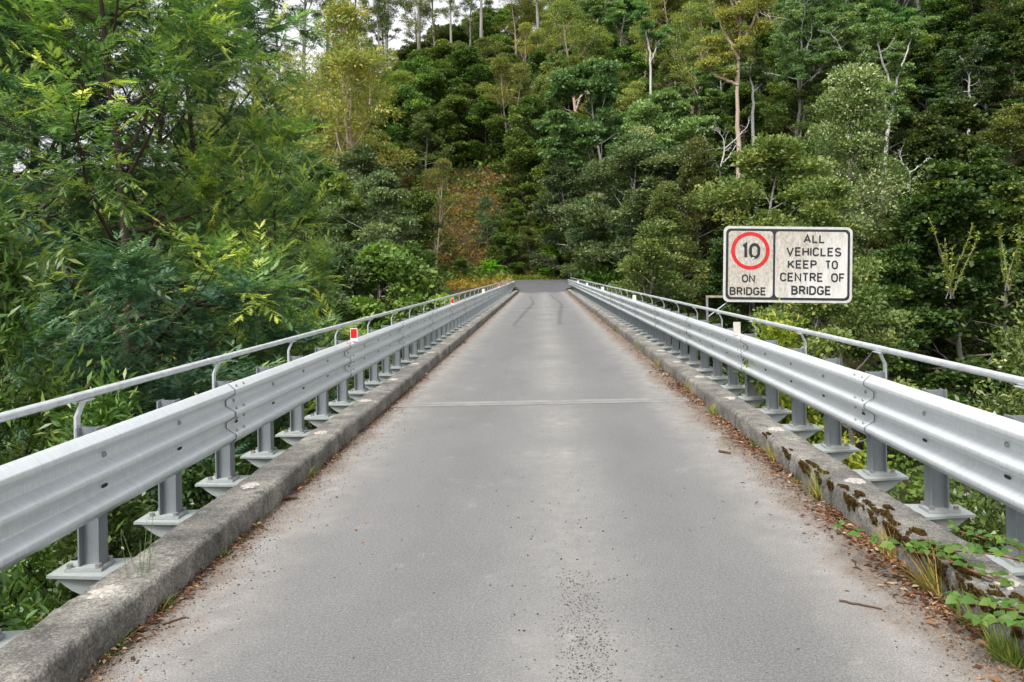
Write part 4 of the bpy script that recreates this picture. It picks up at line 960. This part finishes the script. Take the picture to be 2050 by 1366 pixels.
def guardrail(sgn, phase, yend, label):
    root = empty('guardrail', (sgn * 2.6, 0, 0), 0, label, 'guardrail', 'guardrails along both sides of the bridge')
    ox = -sgn * 2.6
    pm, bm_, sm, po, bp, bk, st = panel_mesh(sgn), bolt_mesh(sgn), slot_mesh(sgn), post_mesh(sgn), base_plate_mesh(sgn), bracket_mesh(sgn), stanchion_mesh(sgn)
    first = phase - 4 * math.floor((phase + 2.5) / 4) - 0
    rise = lambda y: 0.0
    i = 0; y = first
    while y < yend - 1:
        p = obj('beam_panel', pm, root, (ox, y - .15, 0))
        if y < 34:
            for k in range(4):
                off = .012 * (1 - (k + .15) / 4.3)
                if k: obj('bolt', bm_, p, (sgn * (BX + .080 - off), k + .15, BB + .3465))
                obj('slot', sm, p, (sgn * (BX + .079 - off), k + .15 + (.05 if k == 0 else 0), BB + .1595))
            for (dz, dx) in ((.480, .031), (.293, .031), (.213, .031), (.106, .031)):
                for yy_ in (.07, .23): obj('bolt', bm_, p, (sgn * (BX + dx - .012), yy_, BB + dz))
            obj('bolt', bm_, p, (sgn * (BX + .072), .15, BB + .3465))
        y += 4
    y = first + (-2 if first > -1 else 0)
    k = 0
    y = phase - math.floor(phase + 2)
    n = int(round(y - phase))
    while y < yend:
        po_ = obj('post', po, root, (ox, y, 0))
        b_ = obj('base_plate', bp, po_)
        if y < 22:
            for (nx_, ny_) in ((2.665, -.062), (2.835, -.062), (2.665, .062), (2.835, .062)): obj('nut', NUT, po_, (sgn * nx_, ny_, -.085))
        if y < Y1 + .5: obj('bracket', bk, root, (ox, y, 0))
        if n % 2 == 0: obj('stanchion', st, root, (ox, y, 0))
        y += 1; n += 1
    obj('handrail', MB().tube([(sgn * 2.775 + ox, yq, .926) for yq in np.linspace(-2.5, yend - .3, 14)], .026, 12).mesh('handrail', M['pipe'], True), root)
    k = -2.5 + 3.1
    while k < 30:
        obj('pipe_collar', MB().tube([(sgn * 2.775 + ox, k, .926), (sgn * 2.775 + ox, k + .012, .926)], .0275, 12).mesh('pipe_collar', M['pipe'], True), root); k += 6.0
    return root
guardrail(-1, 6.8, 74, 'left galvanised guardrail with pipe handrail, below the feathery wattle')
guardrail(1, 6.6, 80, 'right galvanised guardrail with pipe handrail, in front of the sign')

def delineator(sgn, y, face, label):
    t = empty('delineator', (sgn * (BX + .02), y, BT), 0, label, 'delineator', 'delineators along the guardrails')
    plate = MB(); w, h = .048, .155
    plate.prism([(-w, -.02), (w, -.02), (w, h - .006), (w - .006, h), (-w + .006, h), (-w, h - .006)], -.004, .004, 'y')
    plate.prism([(-.004, -.02), (.05, -.02), (.05, -.012), (-.004, -.012)], -.03, .03, 'y')
    obj('plate', plate.mesh('delineator_plate', M['white'] if face != 'dirty' else M['dirty_white']), t)
    if face == 'red':
        obj('reflector', MB().box(-w + .007, w - .007, -.0075, -.004, .022, h - .008).mesh('reflector', M['red']), t)
    return t
words_l = ['nearest red delineator on the left guardrail', 'second red delineator along the left guardrail', 'white delineator midway along the left guardrail', 'small red delineator toward the far end of the left guardrail', 'farthest red delineator at the left guardrail end']
for i, f in enumerate(['red', 'red', 'white', 'red', 'red']): delineator(-1, 10.95 + 12 * i, f, words_l[i])
delineator(-1, 70.0, 'red', 'tiny red delineator on the last left panel by the junction')
words_r = ['nearest grubby white delineator on the right guardrail below the sign', 'second white delineator along the right guardrail', 'third white delineator along the right guardrail', 'fourth small white delineator on the right guardrail', 'farthest white delineator on the right guardrail']
for i, f in enumerate(['dirty', 'white', 'white', 'white', 'white']): delineator(1, 10.75 + 12 * i, f, words_r[i])

# ------------------------------------------------------------------ expansion joints, skid marks (parts of the road)
for yj, w in ((9.85, .30), (33.3, .34), (56.6, .34)):
    rows = []
    for x in np.linspace(-1.90, 1.90, 60):
        a = .03 * noise.noise(Vector((x * 2, yj, 0))) + .012 * noise.noise(Vector((x * 9, yj, 3))); rows.append((x, yj + .035 * math.sin(x) * 0 - w / 2 + a)); 
    vs = [(x, y, .004) for x, y in rows] + [(x, y + w + .03 * noise.noise(Vector((x * 2.4, yj, 5))) + .014 * noise.noise(Vector((x * 9, yj, 8))), .004) for x, y in rows]
    fs = [(i, i + 1, 60 + i + 1, 60 + i) for i in range(59)]
    obj('expansion_joint', MB().add(vs, fs).mesh('expansion_joint', M['joint']), deck)
    vs = [(x, y + w * .42, .006) for x, y in rows] + [(x, y + w * .50, .006) for x, y in rows]
    obj('joint_gap', MB().add(vs, fs).mesh('joint_gap', simple('joint_gap', (.13, .125, .12))), deck)
def ribbon(pts, w, name='skid_mark', z=.0045, fade=1):
    P = np.array(pts); n = 40
    tt = np.linspace(0, len(P) - 1, n); X = np.interp(tt, range(len(P)), P[:, 0]); Yv = np.interp(tt, range(len(P)), P[:, 1]); W = .62 * np.interp(tt, range(len(P)), w)
    k = np.ones(5) / 5; Xp = np.convolve(np.pad(X, 2, 'edge'), k, 'valid')
    V, tint = [], []
    for x, y, ww in zip(Xp, Yv, W):
        for j, a in ((-1, 0.0), (-.55, fade), (.55, fade), (1, 0.0)): V.append((x + j * ww, y, z)); tint.append(a)
    Fa = [(i * 4 + j, i * 4 + j + 1, i * 4 + 4 + j + 1, i * 4 + 4 + j) for i in range(n - 1) for j in range(3)]
    o = obj(name, np_mesh(name, np.array(V), np.array(Fa), M['skid'], False, np.array(tint)), deck)
def gp(px, py):   # point of the deck seen at a photo pixel
    Y = 20.0
    for _ in range(8):
        _, z = unproj(px, py, Y); Y = Y * H_EYE / (H_EYE - z)
    X, _ = unproj(px, py, Y); return X, Y
Q = lambda *a: [gp(x, y) for x, y in a]
ribbon(Q((1028, 652), (1045, 632), (1058, 618), (1068, 608), (1066, 600), (1060, 594)), [.10, .16, .17, .17, .13, .10])
ribbon(Q((1120, 650), (1121, 632), (1122, 620), (1126, 611), (1118, 603), (1106, 595), (1101, 590)), [.13, .17, .17, .17, .15, .12, .09])
ribbon(Q((1092, 605), (1092, 612), (1098, 618)), [.04, .05, .03])
ribbon(Q((1012, 760), (1018, 735), (1024, 705)), [.03, .045, .03], fade=.13)
ribbon(Q((1005, 790), (1012, 750), (1020, 712)), [.02, .03, .02], fade=.13)
for px, py, s in ((1017, 653, 1), (1128, 650, 1), (1028, 627, .8), (1112, 624, .8)):
    x, y = gp(px, py); V = [(x - .22 * s, y - .12, .005), (x + .34 * s, y - .2, .005), (x + .34 * s, y - .02, .005), (x - .22 * s, y + .14, .005)]
    o = obj('skid_mark', np_mesh('skid_mark', np.array(V), np.array([(0, 1, 2, 3)]), M['skid'], False, np.array([.8, .3, .3, .8])), deck)

# ------------------------------------------------------------------ the sign
def arc(cx, cy, rx, ry, a0, a1, n=8): return [(cx + rx * math.cos(R(a)), cy + ry * math.sin(R(a))) for a in np.linspace(a0, a1, n)]
def stad(x0, x1, y0, y1, r=None, ry=None):
    r = r or (x1 - x0) / 2; ry = ry or r
    return arc(x1 - r, y1 - ry, r, ry, 0, 90) + arc(x0 + r, y1 - ry, r, ry, 90, 180) + arc(x0 + r, y0 + ry, r, ry, 180, 270) + arc(x1 - r, y0 + ry, r, ry, 270, 360)
GL = {
 'A': (.74, [[(.0, 0), (.37, 1), (.74, 0)], [(.14, .33), (.60, .33)]]), 'L': (.52, [[(0, 1), (0, 0), (.52, 0)]]),
 'V': (.70, [[(0, 1), (.35, 0), (.70, 1)]]), 'E': (.54, [[(.54, 1), (0, 1), (0, 0), (.54, 0)], [(0, .52), (.46, .52)]]),
 'H': (.60, [[(0, 0), (0, 1)], [(.6, 0), (.6, 1)], [(0, .52), (.6, .52)]]), 'I': (.0, [[(0, 0), (0, 1)]]),
 'C': (.60, [arc(.3, .7, .3, .3, 15, 90, 6) + arc(.3, .7, .3, .3, 90, 180, 6) + arc(.3, .3, .3, .3, 180, 270, 6) + arc(.3, .3, .3, .3, 270, 345, 6)]),
 'S': (.58, [arc(.29, .74, .28, .26, 20, 90, 5) + arc(.29, .74, .28, .24, 90, 230, 9) + [(.38, .46)] + arc(.29, .26, .29, .26, 40, -90, 8) + arc(.29, .26, .29, .26, -90, -160, 5)]),
 'K': (.60, [[(0, 0), (0, 1)], [(.57, 1), (0, .36)], [(.2, .58), (.60, 0)]]),
 'P': (.56, [[(0, 0), (0, 1), (.30, 1)] + arc(.30, .74, .26, .26, 90, -90, 9) + [(0, .48)]]), 'T': (.58, [[(0, 1), (.58, 1)], [(.29, 1), (.29, 0)]]),
 'O': (.62, [stad(0, .62, 0, 1, .31) + [(.62, .69)]]), 'N': (.60, [[(0, 0), (0, 1), (.60, 0), (.60, 1)]]),
 'R': (.58, [[(0, 0), (0, 1), (.30, 1)] + arc(.30, .75, .26, .25, 90, -90, 9) + [(0, .50)], [(.30, .50), (.58, 0)]]),
 'F': (.52, [[(.52, 1), (0, 1), (0, 0)], [(0, .5), (.44, .5)]]),
 'B': (.58, [[(.30, .53), (0, .53), (0, 1), (.29, 1)] + arc(.29, .765, .25, .235, 90, -90, 8), [(0, .53), (0, 0), (.30, 0)] + arc(.30, .265, .28, .265, -90, 90, 8)]),
 'D': (.60, [[(0, 0), (0, 1), (.26, 1)] + arc(.26, .66, .34, .34, 90, 0, 7) + arc(.26, .34, .34, .34, 0, -90, 7) + [(0, 0)]]),
 'G': (.62, [arc(.31, .69, .31, .31, 20, 90, 6) + arc(.31, .69, .31, .31, 90, 180, 6) + arc(.31, .31, .31, .31, 180, 270, 6) + arc(.31, .31, .31, .31, 270, 360, 6) + [(.62, .46), (.34, .46)]]),
 '1': (.18, [[(0, .84), (.18, 1), (.18, 0)]]), '0': (.62, [stad(0, .62, 0, 1, .31, .36) + [(.62, .64)]]),
}
def stroke(mb, pts, w, y0, y1):
    P = np.array(pts, float); keep = [0] + [i for i in range(1, len(P)) if np.linalg.norm(P[i] - P[i - 1]) > 1e-5]; P = P[keep]
    closed = np.linalg.norm(P[0] - P[-1]) < 1e-4 and len(P) > 3
    n = len(P); L, Rr_ = [], []
    for i in range(n):
        a = P[i - 1] if i > 0 else (P[-2] if closed else None); b = P[i + 1] if i < n - 1 else (P[1] if closed else None)
        d1 = norm(P[i] - a) if a is not None else None; d2 = norm(b - P[i]) if b is not None else None
        if d1 is None: d1 = d2
        if d2 is None: d2 = d1
        n1 = np.array([-d1[1], d1[0]]); n2 = np.array([-d2[1], d2[0]]); m = n1 + n2
        if np.linalg.norm(m) < .3: m = n1
        m = norm(m); k = min(1.0 / max(.35, float(m @ n1)), 2.2)
        L.append(P[i] + m * w / 2 * k); Rr_.append(P[i] - m * w / 2 * k)
    vs = [(p[0], y, p[1]) for y in (y0, y1) for p in L] + [(p[0], y, p[1]) for y in (y0, y1) for p in Rr_]
    fs = []
    for i in range(n - 1):
        fs += [(i, i + 1, 2 * n + i + 1, 2 * n + i), (n + i + 1, n + i, 3 * n + i, 3 * n + i + 1), (i, n + i, n + i + 1, i + 1), (2 * n + i + 1, 3 * n + i + 1, 3 * n + i, 2 * n + i)]
    if not closed: fs += [(0, 2 * n, 3 * n, n), (n - 1, 2 * n - 1, 4 * n - 1, 3 * n - 1)]
    mb.add(vs, fs)
def text_mesh(s, cx, z0, width, hgt, sw, gap=.34, space=.75):
    """monoline road lettering fitted to a width"""
    adv = []; x = 0
    for ch in s:
        if ch == ' ': x += space - gap; continue
        g = GL[ch]; adv.append((ch, x)); x += g[0] + gap
    tot = x - gap; kx = (width - sw) / tot; kz = hgt - sw
    mb = MB()
    for ch, ox in adv:
        for k_, path in enumerate(GL[ch][1]):
            stroke(mb, [(cx - width / 2 + sw / 2 + (ox + p[0]) * kx, z0 + sw / 2 + p[1] * kz) for p in path], sw, -.0132 - .0004 * k_, -.0105)
    return mb.mesh('lettering', M['signk'])
def rrect(x0, x1, z0, z1, r, n=7): return stad(x0, x1, z0, z1, r, r)
SY = 14.0
tl = unproj(1450, 452, SY); tr_ = unproj(1708, 455, SY); bl = unproj(1447, 604, SY); brr = unproj(1704, 608, SY)
SW = math.hypot(tr_[0] - tl[0], tr_[1] - tl[1]); SH = math.hypot(tl[0] - bl[0], tl[1] - bl[1])
tilt = math.atan2(tr_[1] - tl[1], tr_[0] - tl[0])
cx_, cz_ = (tl[0] + brr[0]) / 2, (tl[1] + brr[1]) / 2
sign = empty('road_sign', (cx_, SY, cz_), 0, 'stained white speed and vehicle warning sign standing behind the right handrail', 'sign')
sign.rotation_euler = (0, -tilt, 0)
ks = SW / 1468.0
def sx_(z): return (z - 275) * ks - SW / 2
def sz_(zx, zy): return SH / 2 - (zy - 122 - (zx - 275) * .012) * SH / 868.0
obj('panel', MB().prism(rrect(-SW / 2, SW / 2, -SH / 2, SH / 2, .10), -.004, .004, 'y').mesh('sign_panel', M['signedge']), sign)
ii_ = 28 * ks; jj = 56 * ks
obj('border', MB().prism(rrect(-SW / 2 + ii_, SW / 2 - ii_, -SH / 2 + ii_, SH / 2 - ii_, .085), -.0065, -.0035, 'y').mesh('border', M['signk']), sign)
dv = sx_(852)
obj('face', MB().prism(rrect(-SW / 2 + jj, dv - 13 * ks, -SH / 2 + jj, SH / 2 - jj, .065), -.0095, -.006, 'y').mesh('face', M['signw']), sign)
obj('face', MB().prism(rrect(dv + 13 * ks, SW / 2 - jj, -SH / 2 + jj, SH / 2 - jj, .065), -.0095, -.006, 'y').mesh('face', M['signw']), sign)
ring = MB(); rc_x, rc_z = sx_(580), sz_(580, 407)
stroke(ring, [(rc_x + 198 * ks * math.cos(a), rc_z + 194 * ks * math.sin(a)) for a in np.linspace(0, 2 * math.pi, 49)], 42 * ks, -.0125, -.009)
obj('roundel', ring.mesh('roundel', M['signr']), sign)
for s, x0, x1, y0, y1, w in (('10', 483, 692, 318, 498, 34), ('ON', 487, 636, 677, 768, 17), ('BRIDGE', 350, 765, 822, 914, 17), ('ALL', 1182, 1428, 222, 320, 18), ('VEHICLES', 990, 1615, 368, 470, 18), ('KEEP', 1007, 1338, 514, 612, 18), ('TO', 1432, 1578, 518, 618, 18), ('CENTRE', 920, 1412, 657, 760, 18), ('OF', 1502, 1660, 664, 767, 18), ('BRIDGE', 1050, 1506, 808, 912, 20)):
    c = (x0 + x1) / 2; zb = sz_(c, y1); zt = sz_(c, y0)
    obj('lettering', text_mesh(s, sx_(c), zb, (x1 - x0) * ks, zt - zb, w * ks * 0.98, .30 if s != '10' else .36, .86), sign)
vs, fs = blob_sheet(0, 0, 0, .020, .013, random, 11, .0005, .8)
obj('paint_chip', MB().add([(sx_(612) + x, -.0142 - z * .02, sz_(612, 488) + y) for x, y, z in vs], fs).mesh('paint_chip', M['white']), sign)
# mounting frame, in the sign's own axes: upright on the rail post, rusty arm, brace, two stiffeners
ct_, st_ = math.cos(-tilt), math.sin(-tilt)
def loc(X, Z):                       # world X,Z -> sign axes
    dx, dz = X - cx_, Z - cz_; return dx * math.cos(tilt) + dz * math.sin(tilt), -dx * math.sin(tilt) + dz * math.cos(tilt)
px0 = unproj(1414, 592, SY + .12)[0]
a0 = loc(px0, unproj(1414, 592, SY)[1]); a1 = loc(px0 + .0, .45)
fy = .035
mbp = MB().tube([(a1[0], fy + .02, a1[1]), (a0[0], fy + .02, a0[1])], .022, 8)
obj('upright', mbp.mesh('upright', M['post'], True), sign)
obj('arm', MB().box(a0[0] - .02, SW / 2 - .15, fy - .0, fy + .035, a0[1] - .035, a0[1]).mesh('arm', M['rust']), sign)
b0 = loc(px0, unproj(1414, 636, SY)[1]); b1 = loc(unproj(1455, 604, SY)[0], unproj(1455, 604, SY)[1])
obj('brace', MB().tube([(b0[0], fy + .02, b0[1]), (b1[0] + .3, fy + .02, b1[1] + .20)], .014, 6).mesh('brace', M['post'], True), sign)
for q in (-.28, .28): obj('stiffener', MB().box(-SW / 2 + .1, SW / 2 - .1, .005, fy - .001, q - .02, q + .02).mesh('stiffener', M['rust']), sign)

# ------------------------------------------------------------------ litter, gravel, tufts, brambles
def stones(name, n, xf, yf, size, seed, tintf):
    rr = np.random.default_rng(seed); x, y = xf(rr, n), yf(rr, n)
    tv = np.array([(1, 0, 0), (0, 1, 0), (-1, 0, 0), (0, -1, 0), (0, 0, .8), (0, 0, -.4)], float)
    tf = np.array([(0, 1, 4), (1, 2, 4), (2, 3, 4), (3, 0, 4), (1, 0, 5), (2, 1, 5), (3, 2, 5), (0, 3, 5)])
    s = size * (.4 + 1.0 * rr.random(n) ** 2); a = rr.random(n) * 6.28
    j = 1 + .5 * (rr.random((n, 6, 3)) - .5); V = tv[None] * j * s[:, None, None]
    Vx = V[..., 0] * np.cos(a)[:, None] - V[..., 1] * np.sin(a)[:, None]; Vy = V[..., 0] * np.sin(a)[:, None] + V[..., 1] * np.cos(a)[:, None]
    V = np.stack([Vx + x[:, None], Vy + y[:, None], V[..., 2] + (s * .3)[:, None]], -1)
    Fa = (np.arange(n)[:, None, None] * 6 + tf[None]).reshape(-1, 3)
    o = obj(name, np_mesh(name, V.reshape(-1, 3), Fa, M['stone'], False, np.repeat(tintf(rr, n), 6))); o['kind'] = 'stuff'
stones('loose_gravel', 3400, lambda r, n: .15 + r.normal(0, .045, n) * (1 + .5 * (r.random(n) > .8)) + .05 * np.sign(r.normal(size=n)), lambda r, n: 4.3 - 2.2 * r.random(n) ** .75 + r.normal(0, .12, n), .0040, 1, lambda r, n: r.random(n) ** 1.1)
stones('loose_gravel', 220, lambda r, n: .15 + r.normal(0, .3, n), lambda r, n: 2.3 + 4 * r.random(n), .0055, 2, lambda r, n: r.random(n) ** 1.6 * .8)
edge = lambda s: (lambda r, n: s * (1.9 - np.abs(r.normal(0, .17, n))))
stones('roadside_grit', 4500, edge(1), lambda r, n: 2.2 + 9 * r.random(n) ** 1.4, .0048, 3, lambda r, n: r.random(n))
stones('roadside_grit', 3500, edge(-1), lambda r, n: 2.2 + 9 * r.random(n) ** 1.4, .0052, 4, lambda r, n: r.random(n))
stones('scattered_chips', 450, lambda r, n: r.uniform(-1.7, 1.7, n), lambda r, n: 2.3 + 12 * r.random(n) ** 1.5, .005, 5, lambda r, n: r.random(n) * .8)
def litter(name, n, s, y0, y1, seed, off=.0, sd=.09, size=.045):
    rr = np.random.default_rng(seed); y = y0 + (y1 - y0) * rr.random(n) ** 1.3
    dens = np.sin(y * 2.1 + seed) + .6 * np.sin(y * 5.3) + rr.normal(0, .8, n) > -.35; y = y[dens]; n = len(y)
    x = s * (KB - .02 - off - np.abs(rr.normal(0, sd, n)))
    P = np.stack([x, y, .006 + .03 * rr.random(n) * np.exp(-np.abs(KB - np.abs(x)) * 9)], -1)
    D = norm(np.stack([rr.normal(size=n), rr.normal(size=n), rr.normal(0, .22, n)], -1)); Nn = norm(np.stack([rr.normal(0, .45, n), rr.normal(0, .45, n), np.ones(n)], -1))
    me = leaf_mesh(name, P, D, Nn, size * (.5 + 1.1 * rr.random(n)), TPL['gumleaf'], rr.random(n), M['litter']); o = obj(name, me); o['kind'] = 'stuff'
litter('leaf_litter', 6500, 1, 2.4, 12, 11, 0, .085, .036)
litter('leaf_fragments', 6000, 1, 2.4, 12, 21, 0, .12, .014)
litter('leaf_fragments', 4000, -1, 2.4, 12, 22, 0, .08, .013)
litter('leaf_litter', 2600, -1, 2.4, 12, 12, 0, .05, .032)
litter('leaf_litter', 2000, 1, 12, 60, 13, 0, .10, .05)
litter('leaf_litter', 500, -1, 12, 60, 14, 0, .07, .06)
litter('stray_leaves', 60, 1, 2.4, 12, 15, .1, .5, .03)
litter('stray_leaves', 50, -1, 2.4, 12, 16, .1, .5, .03)
def tuft(px, py, n, h, dry, label, seed):
    X, Y = gp(px, py); X = math.copysign(min(abs(X), KB - .015), X); rr = np.random.default_rng(seed)
    Vs, Fs, ti = [], [], []
    for k in range(n):
        az = rr.uniform(0, 6.28); e = R(rr.uniform(35, 88)); L = bend_line(rr, (rr.normal(0, .02), rr.normal(0, .03), -.01), (math.cos(az) * math.cos(e), math.sin(az) * math.cos(e), math.sin(e)), h * rr.uniform(.4, 1.1), 4, .06, -.10)
        side = norm(np.cross(L[1] - L[0], [0.2, .5, .4])); w = .0030 + .0020 * rr.random()
        b = len(Vs)
        for i, p in enumerate(L):
            ww = w * (1 - i / 4.2); Vs += [p - side * ww, p + side * ww]; 
        ti += [np.clip(dry + rr.normal(0, .22), 0, 1)] * 10
        Fs += [(b + 2 * i, b + 2 * i + 1, b + 2 * i + 3, b + 2 * i + 2) for i in range(4)]
    o = obj('grass_tuft', np_mesh('grass_tuft', np.array(Vs), np.array(Fs), M['grass'], False, np.array(ti)), None, (X, Y, 0))
    props(o, label, 'grass tuft', 'grass tufts along the kerbs')
side = lambda px: 'left' if px < VX else 'right'
TU = [(293, 1222, 46, .10, .35, 'bushy grass tuft at the foot of the tall reed blades by the left kerb'), (205, 1300, 34, .09, .25, 'green grass tuft nearest the bottom left corner'), (175, 1325, 26, .07, .5, 'yellowish grass tuft just below the green corner tuft'),
      (412, 1118, 30, .075, .3, 'green tuft against the left kerb below the fourth post'), (465, 1080, 18, .05, .3, 'tiny green tuft at the left kerb'), (487, 1055, 22, .06, .25, 'small bright tuft against the left kerb'), (655, 915, 22, .07, .3, 'small tuft by the left kerb before the joint'), (590, 960, 20, .14, .2, 'thin upright weed against the left kerb'),
      (1664, 998, 60, .20, .6, 'dry tall grass clump by the mossy part of the right kerb'), (1560, 925, 46, .18, .75, 'straw-coloured grass clump on the right before the moss'), (1515, 895, 26, .08, .35, 'small green tuft at the right kerb'), (1600, 966, 24, .06, .2, 'small green leafy tuft below the dry clump'),
      (1430, 830, 34, .14, .5, 'yellow-green tuft at the right kerb near the joint'), (1385, 785, 34, .16, .6, 'dry tuft at the right kerb beyond the joint'), (1330, 735, 34, .18, .7, 'dry tuft farther along the right kerb'), (1290, 700, 34, .2, .75, 'straw tuft far along the right kerb'), (1255, 668, 34, .22, .7, 'small faded tuft far along the right kerb'),
      (1880, 1190, 70, .24, .8, 'dry straw grass clump among brambles at lower right'), (1930, 1225, 44, .12, .15, 'green broad-bladed clump among dry grass at lower right'), (1985, 1262, 40, .2, .6, 'reddish dry tuft at the right kerb'), (2020, 1325, 60, .15, .3, 'green grass clump in the bottom right corner'), (1820, 1120, 50, .2, .9, 'thin dead grass stalks leaning on the right kerb')]
for i, (px, py, n, h, dry, lb) in enumerate(TU): tuft(px, py, int(n * 2.6), h * 1.15, dry, lb, 900 + i)
# tall reed blades by the left kerb
def reeds():
    X, Y = gp(290, 1215); rr = np.random.default_rng(4); mb = MB()
    for k in range(9):
        L = bend_line(rr, (X + rr.normal(0, .02), Y + rr.normal(0, .03), 0), (rr.normal(.0, .12), rr.normal(0, .08), 1), rr.uniform(.28, .48), 7, .035, -.01); mb.tube(L, np.linspace(.0028, .0008, 8), 4)
    me = mb.mesh('reed', simple('reed_green', (.10, .15, .035), .6)); props(obj('reed', me), 'thin tall green reed blades standing by the left kerb', 'reed')
reeds()
# brambles
def bramble_leaf(seed):
    n = 9; out = []
    for i in range(n + 1):
        t = i / n; w = .33 * math.sin(math.pi * t ** .72) ** 1.25 * (1 + (.12 if i % 2 else -.08)); out.append((t, w))
    V = [(t, 0, .04 * math.sin(t * 3) - .10 * t * t) for t, _ in out] + [(t + .03, w, .30 * w - .16 * t * t + .02) for t, w in out] + [(t + .03, -w, .30 * w - .16 * t * t + .02) for t, w in out]
    m = n + 1; Fa = [(i, i + 1, m + i + 1, m + i) for i in range(n)] + [(i + 1, i, 2 * m + i, 2 * m + i + 1) for i in range(n)]
    return np_mesh('bramble_leaf', np.array(V), np.array(Fa), M['lf_bramble'], True, np.random.default_rng(seed).random() * np.ones(3 * m) * .7 + .15)
BL = [bramble_leaf(i) for i in range(5)]
def bramble(pts, label, seed, nleaf, size=.050):
    rr = np.random.default_rng(seed); P = np.array(pts, float); tt = np.linspace(0, len(P) - 1, 24)
    L = np.stack([np.interp(tt, range(len(P)), P[:, i]) for i in range(3)], -1); ker = np.array([.25, .5, .25])
    for i in range(3): L[1:-1, i] = np.convolve(L[:, i], ker, 'valid')
    o = empty('bramble', tuple(P[0]), 0, label, 'bramble', 'brambles over the right kerb'); L = L - P[0]
    obj('cane', MB().tube(L, np.linspace(.005, .002, 24), 5).mesh('cane', M['stem'], True), o)
    from mathutils import Matrix
    for k in range(nleaf):
        t = .06 + .92 * (k + .5 * rr.random()) / nleaf; q, d = at_line(L, t); sgn = 1 if k % 2 else -1
        sd_ = norm(np.cross(d, [0, 0, 1.0])) * sgn
        stalk_end = q + (sd_ * .5 + np.array([0, 0, .8])) * .03
        for j, ang in enumerate((0, 62, -62)):
            base = norm(sd_ + d * .5 + np.array([0, 0, .25]) * rr.uniform(-.4, 1)); c, s = math.cos(R(ang)), math.sin(R(ang))
            dir_ = np.array([base[0] * c - base[1] * s, base[0] * s + base[1] * c, base[2] - .1])
            dv_ = Vector(dir_).normalized(); up_ = Vector((rr.normal(0, .35), rr.normal(-.35, .3), 1)).normalized(); b_ = up_.cross(dv_).normalized(); n_ = dv_.cross(b_)
            s_ = size * rr.uniform(.75, 1.25) * (1.15 if j == 0 else .9)
            lf = obj('leaf', BL[int(rr.integers(5))], o)
            mtx = Matrix((dv_, b_, n_)).transposed().to_4x4(); mtx.translation = Vector(stalk_end); lf.matrix_local = mtx @ Matrix.Scale(s_, 4)
def on(px, py, Y, z=None):
    X, Z = unproj(px, py, Y); return (X, Y, Z)
bramble([on(2060, 1185, 3.55), on(1960, 1150, 3.65), on(1880, 1112, 3.8), on(1800, 1102, 4.0), on(1730, 1082, 4.25), on(1655, 1045, 4.6)], 'longest bramble runner trailing over the mossy kerb onto the road', 31, 20)
bramble([on(2070, 1130, 3.7), on(1990, 1110, 3.75), on(1930, 1105, 3.85), on(1870, 1100, 4.0), on(1830, 1090, 4.1)], 'bramble runner lying along the kerb top above the longest runner', 32, 13)
bramble([on(2070, 1225, 3.25), on(2010, 1218, 3.3), on(1950, 1210, 3.4), on(1890, 1200, 3.5)], 'short bramble runner in front of the dry grass clump', 33, 10)
bramble([on(2070, 1260, 3.1), on(2000, 1248, 3.15), on(1940, 1250, 3.2)], 'lowest bramble sprig hanging by the bottom right corner', 34, 8)
bramble([on(2070, 1130, 4.1), on(2035, 1095, 4.15), on(2000, 1085, 4.2), on(1940, 1070, 4.25), on(1880, 1050, 4.4)], 'bramble cane arching behind the kerb by the nearest right posts', 35, 12)
# sticks and scraps
def twig(a, b, r, label, seed, name='twig'):
    rr = np.random.default_rng(seed); A = np.array([*gp(*a), r]); B = np.array([*gp(*b), r]); L = np.linspace(A, B, 8); L[1:-1, :2] += rr.normal(0, np.linalg.norm(B - A) * .025, (6, 2))
    props(obj(name, MB().tube(L, np.linspace(r, r * .6, 8), 6).mesh(name, M['twig'], True)), label, 'twig', 'sticks on the road')
twig((1680, 1205), (1766, 1222), .006, 'straight dark stick lying on the road at lower right', 1)
twig((1795, 1207), (1835, 1213), .003, 'thin stick just right of the straight dark stick', 2)
twig((1705, 1122), (1725, 1145), .004, 'short curved black twig above the straight stick', 3)
twig((325, 1253), (372, 1238), .006, 'curled dark twig on the left beside the reeds', 4)
twig((1440, 906), (1463, 910), .012, 'dark scrap of bark on the right before the moss', 5)
twig((783, 801), (815, 799), .012, 'pale broken stick by the left kerb at the joint', 6)
twig((566, 1003), (596, 1000), .02, 'small clod of dirt and bark by the left kerb', 7)
mk = [(1.925, 3.95, .075, .30, .02), (1.92, 4.42, .05, .13, .016), (1.97, 4.62, .03, .08, .010), (1.915, 4.98, .05, .12, .014), (2.0, 4.30, .03, .07, .01), (1.915, 3.52, .06, .14, .014), (1.99, 4.05, .04, .16, .012), (1.92, 5.6, .045, .09, .012), (1.915, 5.85, .05, .13, .012), (2.03, 4.75, .022, .05, .008), (1.94, 5.2, .025, .05, .008), (1.915, 3.2, .05, .12, .014), (1.91, 4.7, .035, .10, .01), (1.95, 4.85, .02, .06, .006), (1.96, 3.75, .03, .09, .008), (1.92, 5.35, .03, .08, .008), (1.98, 5.05, .02, .06, .006), (1.91, 4.2, .04, .08, .01), (2.02, 3.4, .03, .08, .008), (1.91, 6.3, .03, .10, .008), (1.925, 6.9, .025, .08, .006)]
for i, (x, y, rx, ry, rz) in enumerate(mk): moss(x, y, KH, rx, ry, rz, 40 + i, kerb_r)
print('trees filled', count, 'objects', len(bpy.data.objects))
